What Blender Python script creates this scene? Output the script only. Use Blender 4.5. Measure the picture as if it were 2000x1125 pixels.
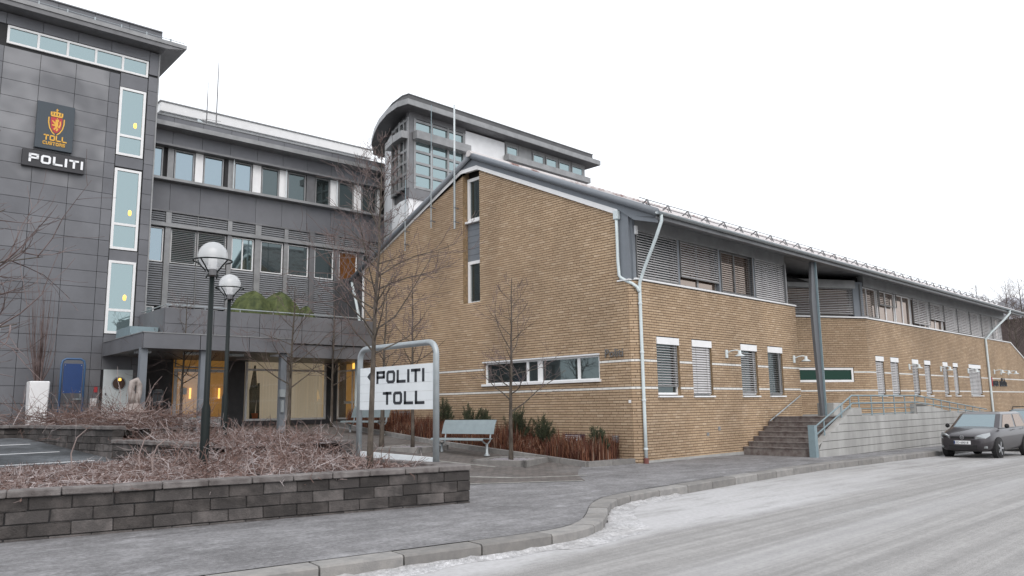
import bpy, bmesh, math, random
import numpy as np
from mathutils import Vector, Matrix
random.seed(7); rng=np.random.default_rng(7)
for o in list(bpy.data.objects): bpy.data.objects.remove(o)
SC=bpy.context.scene; COL=SC.collection
# ---------------------------------------------------------------- camera
YAW,PITCH,ROLL,FPX=0.772876,0.151957,-0.0143725,1515.8
EYE=np.array([0,0,1.52])
def _axes():
    c,s=math.cos,math.sin
    f=np.array([s(YAW)*c(PITCH),c(YAW)*c(PITCH),s(PITCH)])
    r0=np.array([c(YAW),-s(YAW),0]); u0=np.cross(r0,f)
    return c(ROLL)*r0+s(ROLL)*u0, -s(ROLL)*r0+c(ROLL)*u0, f
CR,CU,CF=_axes()
cam=bpy.data.cameras.new('camera'); cam.sensor_width=36; cam.lens=FPX/2000*36; cam.clip_start=.1; cam.clip_end=5000
co=bpy.data.objects.new('camera',cam); COL.objects.link(co)
co.matrix_world=Matrix(((CR[0],CU[0],-CF[0],EYE[0]),(CR[1],CU[1],-CF[1],EYE[1]),(CR[2],CU[2],-CF[2],EYE[2]),(0,0,0,1)))
SC.camera=co
# ---------------------------------------------------------------- sky, sun, exposure
W=bpy.data.worlds.new('World'); SC.world=W; W.use_nodes=True
nt=W.node_tree; nt.nodes.clear()
out=nt.nodes.new('ShaderNodeOutputWorld'); bg=nt.nodes.new('ShaderNodeBackground')
sky=nt.nodes.new('ShaderNodeTexSky'); sky.sky_type='NISHITA'; sky.sun_disc=False
sky.sun_elevation=math.radians(40); sky.sun_rotation=math.radians(212); sky.dust_density=3
mul=nt.nodes.new('ShaderNodeVectorMath'); mul.operation='SCALE'; mul.inputs['Scale'].default_value=.1
mix=nt.nodes.new('ShaderNodeMixRGB'); mix.inputs['Fac'].default_value=.88; mix.inputs['Color2'].default_value=(.955,.98,1.02,1)
nt.links.new(sky.outputs[0],mul.inputs[0]); nt.links.new(mul.outputs[0],mix.inputs['Color1'])
nt.links.new(mix.outputs[0],bg.inputs[0]); bg.inputs[1].default_value=1.0; nt.links.new(bg.outputs[0],out.inputs[0])
sl=bpy.data.lights.new('sun','SUN'); sl.energy=.7; sl.angle=math.radians(40); sl.color=(1,.9,.82)
so=bpy.data.objects.new('sun',sl); COL.objects.link(so)
# veiled sun behind the camera: azimuth direction TO sun
az=math.radians(-122); el=math.radians(40)
tosun=Vector((math.cos(az)*math.cos(el),math.sin(az)*math.cos(el),math.sin(el)))
so.rotation_euler=tosun.to_track_quat('Z','Y').to_euler()
vs=SC.view_settings; vs.view_transform='Standard'; vs.look='None'; vs.exposure=.62; vs.gamma=1; vs.use_curve_mapping=False
# ---------------------------------------------------------------- measuring helpers (photo point -> point on a real plane)
def ray(x,y): return CR*(x-1000)/FPX-CU*(y-562.5)/FPX+CF
def onplane(x,y,p0,n):
    d=ray(x,y); n=np.array(n,float); return EYE+d*(((np.array(p0)-EYE)@n)/(d@n))
A3=-0.0524914
D3=np.array([math.cos(A3),math.sin(A3),0]); N3=np.array([-math.sin(A3),math.cos(A3),0])
def onX(x,y,X): return onplane(x,y,(X,0,0),(1,0,0))
def onY(x,y,Y): return onplane(x,y,(0,Y,0),(0,1,0))
def onz(x,y,z): return onplane(x,y,(0,0,z),(0,0,1))
def onM(x,y,D):
    p=onplane(x,y,N3*D,N3); return float(p@D3),float(p[2])
def low(x): return -.012*min(max(x-20,0),40)     # the street falls gently to the right
def terr(x,y):
    t=min(max((y-12.7)/13.3,0),1); return -.04+.97*t+low(x)
# ---------------------------------------------------------------- materials
MATS={}
def mat(name,col,rough=.7,var=0,scale=8,col2=None,bump=0,bscale=60,metal=0,spec=.5,stretch=None,detail=6,emit=None,attr=None,contrast=(.35,.65)):
    if name in MATS: return MATS[name]
    m=bpy.data.materials.new(name); m.use_nodes=True; n=m.node_tree; b=n.nodes['Principled BSDF']
    b.inputs['Roughness'].default_value=rough; b.inputs['Metallic'].default_value=metal
    b.inputs['Specular IOR Level'].default_value=spec
    c=(*col,1); b.inputs['Base Color'].default_value=c
    tc=n.nodes.new('ShaderNodeTexCoord'); src=tc.outputs['Object']
    if stretch or col2 or var:
        geo=n.nodes.new('ShaderNodeNewGeometry'); src=geo.outputs['Position']
    if stretch:
        mp=n.nodes.new('ShaderNodeMapping'); mp.inputs['Scale'].default_value=stretch; n.links.new(src,mp.inputs[0]); src=mp.outputs[0]
    last=None
    if col2 is not None or var:
        nz=n.nodes.new('ShaderNodeTexNoise'); nz.inputs['Scale'].default_value=scale; nz.inputs['Detail'].default_value=detail; nz.inputs['Roughness'].default_value=.62
        n.links.new(src,nz.inputs['Vector'])
        rp=n.nodes.new('ShaderNodeValToRGB'); rp.color_ramp.elements[0].position=contrast[0]; rp.color_ramp.elements[1].position=contrast[1]
        if col2 is None:
            a=tuple(max(0,x*(1-var)) for x in col); d=tuple(min(1,x*(1+var)) for x in col)
        else: a,d=col,col2
        rp.color_ramp.elements[0].color=(*a,1); rp.color_ramp.elements[1].color=(*d,1)
        n.links.new(nz.outputs['Fac'],rp.inputs[0]); last=rp.outputs[0]
    if attr:
        if attr=='object':
            at=n.nodes.new('ShaderNodeObjectInfo'); ao=at.outputs['Random']
        else:
            at=n.nodes.new('ShaderNodeAttribute'); at.attribute_name='rnd'; ao=at.outputs['Fac']
        rp=n.nodes.new('ShaderNodeValToRGB'); cs=ATTR_RAMPS[name.split('|')[0]]
        e=rp.color_ramp.elements
        while len(e)<len(cs): e.new(.5)
        for i,(p,cc) in enumerate(cs): e[i].position=p; e[i].color=(*cc,1)
        n.links.new(ao,rp.inputs[0])
        if last is None: last=rp.outputs[0]
        else:
            mx=n.nodes.new('ShaderNodeMixRGB'); mx.blend_type='MULTIPLY'; mx.inputs['Fac'].default_value=1
            n.links.new(rp.outputs[0],mx.inputs[1]); n.links.new(last,mx.inputs[2]); last=mx.outputs[0]
    if last is not None: n.links.new(last,b.inputs['Base Color'])
    if bump:
        nb=n.nodes.new('ShaderNodeTexNoise'); nb.inputs['Scale'].default_value=bscale; nb.inputs['Detail'].default_value=5
        g2=n.nodes.new('ShaderNodeNewGeometry'); n.links.new(g2.outputs['Position'],nb.inputs['Vector'])
        bp=n.nodes.new('ShaderNodeBump'); bp.inputs['Strength'].default_value=bump; bp.inputs['Distance'].default_value=.02
        n.links.new(nb.outputs['Fac'],bp.inputs['Height']); n.links.new(bp.outputs[0],b.inputs['Normal'])
    if emit:
        b.inputs['Emission Color'].default_value=(*emit[0],1); b.inputs['Emission Strength'].default_value=emit[1]
    MATS[name]=m; return m
ATTR_RAMPS={'brick':[(0,(.395,.288,.19)),(.5,(.435,.324,.218)),(.85,(.46,.345,.235)),(1,(.51,.395,.28))],
 'block':[(0,(.05,.045,.043)),(.6,(.075,.068,.066)),(1,(.12,.11,.107))],
 'twig':[(0,(.075,.04,.032)),(.4,(.15,.092,.078)),(.72,(.27,.21,.195)),(1,(.44,.40,.40))],
 'grass':[(0,(.06,.02,.014)),(.5,(.125,.045,.025)),(.85,(.19,.085,.045)),(1,(.3,.22,.17))],
 'needle':[(0,(.02,.03,.015)),(.6,(.04,.055,.025)),(1,(.08,.08,.04))],
 'panel':[(0,(.132,.137,.152)),(.5,(.145,.15,.165)),(1,(.158,.163,.178))],
 'kerb':[(0,(.19,.185,.18)),(1,(.27,.265,.26))],
 'tile':[(0,(.16,.06,.04)),(1,(.3,.12,.08))]}
def glass(name,tint,refl,rough=.03,dark=(.02,.025,.025)):
    if name in MATS: return MATS[name]
    m=bpy.data.materials.new(name); m.use_nodes=True; n=m.node_tree; n.nodes.clear()
    o=n.nodes.new('ShaderNodeOutputMaterial'); mx=n.nodes.new('ShaderNodeMixShader'); d=n.nodes.new('ShaderNodeBsdfPrincipled'); g=n.nodes.new('ShaderNodeBsdfGlossy')
    d.inputs['Base Color'].default_value=(*dark,1); d.inputs['Roughness'].default_value=.25; d.inputs['Specular IOR Level'].default_value=.2
    g.inputs['Color'].default_value=(*tint,1); g.inputs['Roughness'].default_value=rough
    mx.inputs[0].default_value=refl
    nz=n.nodes.new('ShaderNodeTexNoise'); nz.inputs['Scale'].default_value=.9; gg=n.nodes.new('ShaderNodeNewGeometry'); n.links.new(gg.outputs['Position'],nz.inputs['Vector'])
    bp=n.nodes.new('ShaderNodeBump'); bp.inputs['Strength'].default_value=.015; bp.inputs['Distance'].default_value=.1; n.links.new(nz.outputs['Fac'],bp.inputs['Height']); n.links.new(bp.outputs[0],g.inputs['Normal'])
    n.links.new(d.outputs[0],mx.inputs[1]); n.links.new(g.outputs[0],mx.inputs[2]); n.links.new(mx.outputs[0],o.inputs[0])
    MATS[name]=m; return m
def clear_glass(name,refl=.14,tint=(1,1,1)):
    if name in MATS: return MATS[name]
    m=bpy.data.materials.new(name); m.use_nodes=True; n=m.node_tree; n.nodes.clear()
    o=n.nodes.new('ShaderNodeOutputMaterial'); mx=n.nodes.new('ShaderNodeMixShader'); t=n.nodes.new('ShaderNodeBsdfTransparent'); g=n.nodes.new('ShaderNodeBsdfGlossy')
    t.inputs[0].default_value=(*tint,1); g.inputs['Roughness'].default_value=.03; mx.inputs[0].default_value=refl
    n.links.new(t.outputs[0],mx.inputs[1]); n.links.new(g.outputs[0],mx.inputs[2]); n.links.new(mx.outputs[0],o.inputs[0])
    MATS[name]=m; return m
M=dict(
 brick=mat('brick|a',(.8,.785,.775),.85,col2=(1.1,1.08,1.06),scale=.5,stretch=(1,1,.6),attr='face',bump=.25,bscale=90),
 brick_o=mat('brick|o',(.8,.785,.775),.85,col2=(1.1,1.08,1.06),scale=.5,stretch=(1,1,.6),attr='object',bump=.25,bscale=90),
 mortar=mat('mortar',(.075,.048,.03),.95,var=.25,scale=6),
 white_brick=mat('white_brick',(.72,.71,.68),.5,var=.08,scale=5),
 white=mat('white_paint',(.78,.79,.80),.45,var=.04,scale=3),
 white_metal=mat('white_metal',(.62,.68,.70),.4,var=.05,scale=5),
 stucco=mat('stucco',(.76,.78,.80),.85,var=.05,scale=2,bump=.15),
 grey_clad=mat('grey_cladding',(.17,.19,.215),.5,var=.06,scale=3),
 zinc=mat('zinc',(.16,.162,.17),.45,var=.18,scale=1.6,metal=.25),
 zinc_light=mat('zinc_light',(.26,.265,.27),.42,var=.14,scale=2.5,metal=.3),
 panel=mat('panel|o',(.9,.9,.9),.5,col2=(1.12,1.12,1.12),scale=.9,attr='object',metal=.15),
 panel_frost=mat('panel_frost',(.145,.15,.163),.6,col2=(.25,.255,.27),scale=.6,detail=2,metal=.1,contrast=(.42,.62)),
 joint=mat('dark_joint',(.025,.026,.028),.8),
 dark=mat('dark_void',(.012,.012,.013),.9),
 blind=mat('blind_slat',(.56,.55,.555),.5,var=.05,scale=4),
 blind_dark=mat('blind_dark',(.2,.2,.2),.5,metal=.2),
 louvre=mat('louvre',(.24,.25,.265),.5,var=.08,scale=3,metal=.15),
 gsky=glass('glass_sky',(.62,.77,.79),.42,dark=(.03,.05,.05)),
 gblue=glass('glass_blue',(.6,.74,.82),.42),
 gdark=glass('glass_dark',(.5,.62,.64),.16),
 ggreen=glass('glass_green',(.25,.5,.42),.03,dark=(.002,.026,.016)),
 gamber=glass('glass_amber',(.9,.8,.7),.06,dark=(.16,.06,.012)),
 gwarm=glass('glass_warm',(1,.82,.7),.26,dark=(.05,.03,.02)),
 gclear=clear_glass('glass_clear',.12,(.93,.95,.93)),
 steel=mat('galvanised',(.36,.40,.42),.4,var=.08,scale=8,metal=.4),
 teal_steel=mat('blue_grey_paint',(.2,.27,.30),.45,var=.08,scale=6),
 pipe=mat('pipe_white',(.58,.66,.68),.4,var=.05,scale=4),
 cap_dark=mat('cap_dark',(.085,.086,.09),.55,var=.2,scale=1.2),
 concrete=mat('concrete',(.30,.30,.29),.9,col2=(.44,.44,.43),scale=1.3,stretch=(1,1,.35),bump=.3,bscale=25),
 step=mat('step_stone',(.11,.085,.08),.9,col2=(.23,.21,.20),scale=5,bump=.3),
 block=mat('block|o',(.72,.72,.72),.95,col2=(1.75,1.72,1.7),scale=3.2,attr='object',bump=.7,bscale=45,contrast=(.45,.75)),
 cap=mat('cap_stone',(.10,.088,.085),.95,col2=(.21,.195,.19),scale=4,bump=.6,bscale=60),
 kerb=mat('kerb|o',(.85,.85,.85),.9,col2=(1.15,1.13,1.1),scale=6,attr='object',bump=.5,bscale=70),
 soil=mat('soil',(.06,.042,.038),.95,col2=(.24,.205,.205),scale=7,bump=.8,bscale=30),
 bark=mat('bark',(.045,.036,.028),.9,col2=(.115,.097,.08),scale=9,stretch=(1,1,.4),bump=.6,bscale=30),
 twigbark=mat('twig_bark',(.075,.048,.043),.85,col2=(.2,.155,.15),scale=3),
 twig=mat('twig|a',(1,1,1),.85,attr='face'),
 grass=mat('grass|a',(1,1,1),.9,attr='face'),
 needle=mat('needle|a',(1,1,1),.8,attr='face'),
 lamp_black=mat('lamp_black',(.008,.013,.013),.5,spec=.25),
 rubber=mat('rubber',(.015,.015,.016),.8),
 letter=mat('letter_black',(.018,.022,.03),.5),
 letter_metal=mat('letter_metal',(.14,.135,.13),.5),
 sign_white=mat('sign_white',(.74,.79,.82),.4,var=.03,scale=4),
 sign_dark=mat('sign_dark',(.045,.06,.075),.4),
 sign_black=mat('sign_black',(.035,.035,.04),.5),
 gold=mat('gold_print',(.75,.42,.06),.5), red=mat('red_print',(.45,.04,.05),.5),
 blue=mat('blue_paint',(.012,.045,.16),.4,var=.05,scale=4), blue_frame=mat('blue_frame',(.05,.11,.22),.4),
 tarp=mat('tarp',(.03,.045,.012),.8,col2=(.085,.105,.032),scale=5,bump=.3,bscale=8),
 interior=mat('lit_interior',(.45,.36,.24),.8,col2=(.6,.5,.36),scale=1.4,emit=((1,.72,.42),.15)), amber_room=mat('amber_room',(.3,.16,.05),.7,col2=(.42,.24,.09),scale=2,emit=((1,.5,.12),.12)),  # room lighting is put into these back wall colours as a faint glow
 wood_lit=mat('lit_wood',(.42,.2,.05),.7,col2=(.55,.28,.08),scale=2,emit=((1,.5,.12),.1)),  # hall lighting is put into the wood colour as a faint glow
 lamp_on=mat('lamp_on',(1,.6,.15),.5,emit=((1,.55,.1),1.1)),
 stone=mat('statue_stone',(.22,.19,.175),.9,col2=(.4,.36,.34),scale=5,bump=.4,bscale=20),
 tile=mat('tile',(.16,.06,.045),.8,col2=(.55,.53,.53),scale=2.2,contrast=(.3,.5)),
 beige=mat('vertical_blind',(.55,.5,.42),.8,emit=((1,.82,.6),.12)),  # warm light of the room put into the strips as a faint glow
 orange=mat('orange_lens',(.8,.2,.01),.3,emit=((1,.3,.02),.4)),
)
# ---------------------------------------------------------------- mesh builder
class MB:
    def __init__(s): s.v=[]; s.f=[]; s.r=[]
    def add(s,vs,fs,r=None):
        b=len(s.v); s.v+= [tuple(map(float,p)) for p in vs]; s.f+=[tuple(b+i for i in f) for f in fs]
        if r is not None: s.r+=[r]*len(fs)
        return s
    def box(s,x0,x1,y0,y1,z0,z1,r=None):
        return s.add([(x0,y0,z0),(x1,y0,z0),(x1,y1,z0),(x0,y1,z0),(x0,y0,z1),(x1,y0,z1),(x1,y1,z1),(x0,y1,z1)],
          [(0,3,2,1),(4,5,6,7),(0,1,5,4),(1,2,6,5),(2,3,7,6),(3,0,4,7)],r)
    def obox(s,c,ax,ay,az,r=None):
        c,ax,ay,az=map(np.array,(c,ax,ay,az)); P=[c+i*ax+j*ay+k*az for k in(-1,1) for j in(-1,1) for i in(-1,1)]
        return s.add(P,[(0,2,3,1),(4,5,7,6),(0,1,5,4),(1,3,7,5),(3,2,6,7),(2,0,4,6)],r)
    def bar(s,a,b,w,h=None,r=None):
        a=np.array(a,float); b=np.array(b,float); d=b-a; L=np.linalg.norm(d); d/=L; h=h or w
        up=np.array([0,0,1.]) if abs(d[2])<.95 else np.array([1.,0,0])
        sx=np.cross(d,up); sx/=np.linalg.norm(sx); u=np.cross(sx,d)
        return s.obox((a+b)/2,d*L/2,sx*w/2,u*h/2,r)
    def prism(s,poly,axis,a,b,r=None):
        # poly in the two remaining axes order; axis 0,1,2
        def P(p,t):
            q=[0,0,0]; o=[i for i in range(3) if i!=axis]; q[o[0]],q[o[1]]=p; q[axis]=t; return q
        n=len(poly); vs=[P(p,a) for p in poly]+[P(p,b) for p in poly]
        fs=[tuple(range(n)),tuple(range(2*n-1,n-1,-1))]+[(i,n+i,n+(i+1)%n,(i+1)%n) for i in range(n)]
        return s.add(vs,fs,r)
    def tube(s,path,rad,n=8,cap=True,r=None):
        path=[np.array(p,float) for p in path]; k=len(path)
        if not hasattr(rad,'__len__'): rad=[rad]*k
        vs=[];prev=None
        for i,p in enumerate(path):
            t=path[min(i+1,k-1)]-path[max(i-1,0)]; t=t/(np.linalg.norm(t)+1e-9)
            if prev is None:
                a=np.array([0,0,1.]) if abs(t[2])<.9 else np.array([1.,0,0]); x=np.cross(t,a)
            else: x=prev-t*(prev@t)
            x/=np.linalg.norm(x)+1e-9; prev=x; y=np.cross(t,x)
            for j in range(n):
                q=2*math.pi*j/n; vs.append(p+rad[i]*(math.cos(q)*x+math.sin(q)*y))
        fs=[(i*n+j,i*n+(j+1)%n,(i+1)*n+(j+1)%n,(i+1)*n+j) for i in range(k-1) for j in range(n)]
        if cap: fs+=[tuple(range(n-1,-1,-1)),tuple(range((k-1)*n,k*n))]
        return s.add(vs,fs,r)
    def lathe(s,prof,c=(0,0,0),n=20):
        vs=[];k=len(prof)
        for (rr,z) in prof:
            for j in range(n):
                q=2*math.pi*j/n; vs.append((c[0]+rr*math.cos(q),c[1]+rr*math.sin(q),c[2]+z))
        return s.add(vs,[(i*n+j,i*n+(j+1)%n,(i+1)*n+(j+1)%n,(i+1)*n+j) for i in range(k-1) for j in range(n)])
    def mesh(s,name,m=None,smooth=False):
        me=bpy.data.meshes.new(name); me.from_pydata(s.v,[],s.f)
        if m: me.materials.append(m)
        if s.r:
            at=me.attributes.new('rnd','FLOAT','FACE'); at.data.foreach_set('value',np.array(s.r,dtype=np.float32))
        if smooth: me.polygons.foreach_set('use_smooth',[True]*len(me.polygons))
        me.update(); return me
    def build(s,name,m,parent=None,smooth=False,bevel=0,kind=None):
        me=s.mesh(name,m,smooth)
        if bevel:
            bm=bmesh.new(); bm.from_mesh(me); bmesh.ops.bevel(bm,geom=bm.edges[:],offset=bevel,segments=1,affect='EDGES'); bm.to_mesh(me); bm.free()
        return link(name,me,parent,kind)
def link(name,me,parent=None,kind=None):
    o=bpy.data.objects.new(name,me); COL.objects.link(o); o.parent=parent
    if kind: o['kind']=kind
    return o
def thing(name,label,cat,loc=(0,0,0),rz=0,group=None):
    o=bpy.data.objects.new(name,None); COL.objects.link(o); o.empty_display_size=.2
    o.location=loc; o.rotation_euler=(0,0,rz); o['label']=label; o['category']=cat
    if group: o['group']=group
    return o
def tag(o,label,cat,group=None):
    o['label']=label; o['category']=cat
    if group: o['group']=group
    return o
def copy_tree(o,parent=None):
    c=o.copy(); COL.objects.link(c); c.parent=parent
    for ch in o.children: copy_tree(ch,c)
    return c
def structure(o): o['kind']='structure'; return o
# ================================================================ ground
def asphalt(name,c1,c2,c3,stretch,s1,s2,rough=.85,mask=(.45,.62),grain=1,wear=.11):
    m=bpy.data.materials.new(name); m.use_nodes=True; n=m.node_tree; b=n.nodes['Principled BSDF']; b.inputs['Roughness'].default_value=rough
    g=n.nodes.new('ShaderNodeNewGeometry'); mp=n.nodes.new('ShaderNodeMapping'); mp.inputs['Scale'].default_value=stretch; mp.inputs['Rotation'].default_value=(0,0,.08)
    n.links.new(g.outputs['Position'],mp.inputs[0])
    def noise(sc,src,det=8):
        z=n.nodes.new('ShaderNodeTexNoise'); z.inputs['Scale'].default_value=sc; z.inputs['Detail'].default_value=det; z.inputs['Roughness'].default_value=.65; n.links.new(src,z.inputs['Vector']); return z.outputs['Fac']
    def ramp(src,p0,p1,a,d):
        r=n.nodes.new('ShaderNodeValToRGB'); e=r.color_ramp.elements; e[0].position=p0; e[1].position=p1; e[0].color=(*a,1); e[1].color=(*d,1); n.links.new(src,r.inputs[0]); return r.outputs[0]
    fine=ramp(noise(70,g.outputs['Position'],3),.3,.7,tuple(x*.6 for x in c1),tuple(x*1.42 for x in c1))
    patch=ramp(noise(s1,mp.outputs[0],12),mask[0],mask[1],(0,0,0),(1,1,1))
    mx=n.nodes.new('ShaderNodeMixRGB'); n.links.new(patch,mx.inputs[0]); n.links.new(fine,mx.inputs[1]); mx.inputs[2].default_value=(*c2,1)
    p2=ramp(noise(s2,mp.outputs[0],12),.54,.74,(0,0,0),(.65,.65,.65))
    m2=n.nodes.new('ShaderNodeMixRGB'); n.links.new(p2,m2.inputs[0]); n.links.new(mx.outputs[0],m2.inputs[1]); m2.inputs[2].default_value=(*c3,1)
    def mulc(src,fac,lo,hi,p0,p1):
        r=ramp(fac,p0,p1,(lo,lo,lo),(hi,hi,hi)); q=n.nodes.new('ShaderNodeMixRGB'); q.blend_type='MULTIPLY'; q.inputs[0].default_value=1; n.links.new(src,q.inputs[1]); n.links.new(r,q.inputs[2]); return q.outputs[0]
    c_=mulc(m2.outputs[0],noise(19,g.outputs['Position'],10),1-.26*grain,1+.24*grain,.36,.64)
    c_=mulc(c_,noise(3.2,g.outputs['Position'],10),1-.16*grain,1+.14*grain,.36,.64)
    mp2=n.nodes.new('ShaderNodeMapping'); mp2.inputs['Scale'].default_value=(stretch[0]*.6,stretch[1]*4,1); mp2.inputs['Rotation'].default_value=(0,0,.05); n.links.new(g.outputs['Position'],mp2.inputs[0])
    c_=mulc(c_,noise(1.1,mp2.outputs[0],6),1-wear,1+wear,.38,.62)
    n.links.new(c_,b.inputs['Base Color'])
    bp=n.nodes.new('ShaderNodeBump'); bp.inputs['Strength'].default_value=.5; bp.inputs['Distance'].default_value=.012; n.links.new(noise(110,g.outputs['Position'],4),bp.inputs['Height']); n.links.new(bp.outputs[0],b.inputs['Normal'])
    return m
M['pave']=asphalt('pavement_asphalt',(.145,.143,.147),(.235,.233,.24),(.33,.33,.342),(1,1.6,1),.55,1.5,mask=(.38,.66))
M['road']=asphalt('road_asphalt',(.255,.25,.245),(.30,.295,.29),(.35,.35,.352),(.12,1.5,1),.9,.7,mask=(.4,.65),grain=.42,wear=.14)
M['snow']=asphalt('trodden_snow',(.46,.46,.47),(.38,.375,.375),(.30,.295,.295),(.6,1.2,1),2.3,1.2,mask=(.4,.62))
M['park']=asphalt('parking_asphalt',(.055,.06,.065),(.12,.13,.14),(.24,.26,.28),(1,1,1),.6,1.1)
M['ground']=asphalt('far_ground',(.16,.15,.13),(.24,.23,.22),(.4,.4,.4),(1,1,1),.2,.5)
def frost_bay(m):
    n=m.node_tree; b=n.nodes['Principled BSDF']; old=b.inputs['Base Color'].links[0].from_socket
    g=n.nodes.new('ShaderNodeNewGeometry'); sp=n.nodes.new('ShaderNodeSeparateXYZ'); n.links.new(g.outputs['Position'],sp.inputs[0])
    def mth(op,a,bv=None,c=None):
        q=n.nodes.new('ShaderNodeMath'); q.operation=op
        for i,v in enumerate((a,bv,c)):
            if v is None: continue
            if isinstance(v,(int,float)): q.inputs[i].default_value=v
            else: n.links.new(v,q.inputs[i])
        return q.outputs[0]
    def nz(sc,st,det=7):
        mp=n.nodes.new('ShaderNodeMapping'); mp.inputs['Scale'].default_value=st; mp.inputs['Rotation'].default_value=(0,0,.12); n.links.new(g.outputs['Position'],mp.inputs[0])
        z=n.nodes.new('ShaderNodeTexNoise'); z.inputs['Scale'].default_value=sc; z.inputs['Detail'].default_value=det; z.inputs['Roughness'].default_value=.68; n.links.new(mp.outputs[0],z.inputs['Vector']); return z.outputs['Fac']
    def ss(v,a,c):
        q=n.nodes.new('ShaderNodeMapRange'); q.interpolation_type='SMOOTHSTEP'; q.inputs['From Min'].default_value=a; q.inputs['From Max'].default_value=c; n.links.new(v,q.inputs['Value']); return q.outputs[0]
    X,Y=sp.outputs[0],sp.outputs[1]
    # drift edge runs from the near kerb out to the bay and on along the street
    edge=mth('ADD',mth('MULTIPLY',X,.012),5.95); wob=mth('MULTIPLY',mth('SUBTRACT',nz(.5,(.6,1,1)),.5),1.1)
    d=mth('ADD',mth('SUBTRACT',Y,edge),wob)
    inside=ss(d,.0,.55)
    wear=ss(nz(.55,(.35,1.2,1)),.42,.62); fade=ss(X,12.5,20)   # snow worn through towards the car
    amt=mth('MULTIPLY',inside,mth('SUBTRACT',1,mth('MULTIPLY',mth('MULTIPLY',fade,.75),mth('ADD',.45,mth('MULTIPLY',wear,.75)))))
    nearb=ss(X,1.5,6.5); amt=mth('MULTIPLY',amt,mth('ADD',.35,mth('MULTIPLY',nearb,.65)))
    tr=ss(nz(1.3,(.45,2.0,1)),.48,.64); amt=mth('MULTIPLY',amt,mth('SUBTRACT',1,mth('MULTIPLY',tr,.55)))
    # long streak of frost down the lane
    st=mth('SUBTRACT',1,ss(mth('ABSOLUTE',mth('SUBTRACT',Y,mth('ADD',4.35,mth('MULTIPLY',nz(.3,(.3,.3,1)),.5)))),.0,.55)); gr=ss(nz(14,(1,1,1),9),.36,.62); amt=mth('MAXIMUM',mth('MULTIPLY',amt,.9),mth('MULTIPLY',st,.34)); amt=mth('MULTIPLY',amt,mth('ADD',.68,mth('MULTIPLY',gr,.32)))
    mx=n.nodes.new('ShaderNodeMixRGB'); n.links.new(amt,mx.inputs[0]); n.links.new(old,mx.inputs[1]); mx.inputs[2].default_value=(.49,.49,.50,1); n.links.new(mx.outputs[0],b.inputs['Base Color'])
frost_bay(M['road'])
def paver_mat():
    m=bpy.data.materials.new('plaza_pavers'); m.use_nodes=True; n=m.node_tree; b=n.nodes['Principled BSDF']; b.inputs['Roughness'].default_value=.9
    g=n.nodes.new('ShaderNodeNewGeometry'); br=n.nodes.new('ShaderNodeTexBrick'); br.inputs['Scale'].default_value=1
    br.inputs['Brick Width'].default_value=.22; br.inputs['Row Height'].default_value=.11; br.inputs['Mortar Size'].default_value=.008
    br.inputs['Color1'].default_value=(.10,.09,.085,1); br.inputs['Color2'].default_value=(.155,.135,.125,1); br.inputs['Mortar'].default_value=(.05,.048,.045,1)
    n.links.new(g.outputs['Position'],br.inputs['Vector'])
    nz=n.nodes.new('ShaderNodeTexNoise'); nz.inputs['Scale'].default_value=.8; nz.inputs['Detail'].default_value=6; n.links.new(g.outputs['Position'],nz.inputs['Vector'])
    rp=n.nodes.new('ShaderNodeValToRGB'); rp.color_ramp.elements[0].position=.5; rp.color_ramp.elements[1].position=.75; rp.color_ramp.elements[0].color=(0,0,0,1); rp.color_ramp.elements[1].color=(.28,.28,.28,1); n.links.new(nz.outputs['Fac'],rp.inputs[0])
    mx=n.nodes.new('ShaderNodeMixRGB'); n.links.new(rp.outputs[0],mx.inputs[0]); n.links.new(br.outputs['Color'],mx.inputs[1]); mx.inputs[2].default_value=(.25,.25,.25,1)
    n.links.new(mx.outputs[0],b.inputs['Base Color'])
    bp=n.nodes.new('ShaderNodeBump'); bp.inputs['Strength'].default_value=.6; bp.inputs['Distance'].default_value=.01; n.links.new(br.outputs['Fac'],bp.inputs['Height']); bp.invert=True; n.links.new(bp.outputs[0],b.inputs['Normal'])
    return m
M['paver']=paver_mat()
def clipY(poly,y,keep_above):
    o=[]
    for i in range(len(poly)):
        a,b=poly[i],poly[(i+1)%len(poly)]; ia=(a[1]>=y)==keep_above or a[1]==y; ib=(b[1]>=y)==keep_above or b[1]==y
        if ia: o.append(a)
        if ia!=ib:
            t=(y-a[1])/(b[1]-a[1]); o.append((a[0]+t*(b[0]-a[0]),y))
    return o
def sheet(name,poly,dz,m,parent=None):
    mb=MB()
    for lo,hi in ((-1e4,12.7),(12.7,26),(26,1e4)):
        p=clipY(poly,lo,True)
        p=clipY(p,hi,False) if p else p
        if len(p)<3: continue
        for xl_,xh_ in ((-1e4,20),(20,60),(60,1e4)):
            q=[(y,x) for x,y in p]; q=clipY(q,xl_,True); q=clipY(q,xh_,False) if len(q)>2 else q
            if len(q)>2: mb.add([(x,y,terr(x,y)+dz) for y,x in q],[tuple(range(len(q)))])
    me=mb.mesh(name,m); bm=bmesh.new(); bm.from_mesh(me); bmesh.ops.triangulate(bm,faces=bm.faces[:]); bmesh.ops.recalc_face_normals(bm,faces=bm.faces[:])
    for f in bm.faces:
        if f.normal.z<0: f.normal_flip()
    bm.to_mesh(me); bm.free(); return link(name,me,parent)
structure(MB().add([(-2500,-2500,-1.2),(2500,-2500,-1.2),(2500,2500,-1.2),(-2500,2500,-1.2)],[(0,1,2,3)]).build('ground',M['ground']))
structure(MB().add([(x,y,-.2+low(x)) for x in (-60,20,60,160) for y in (-16,10.5)],[(0,2,3,1),(2,4,5,3),(4,6,7,5)]).build('road',M['road']))
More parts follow.
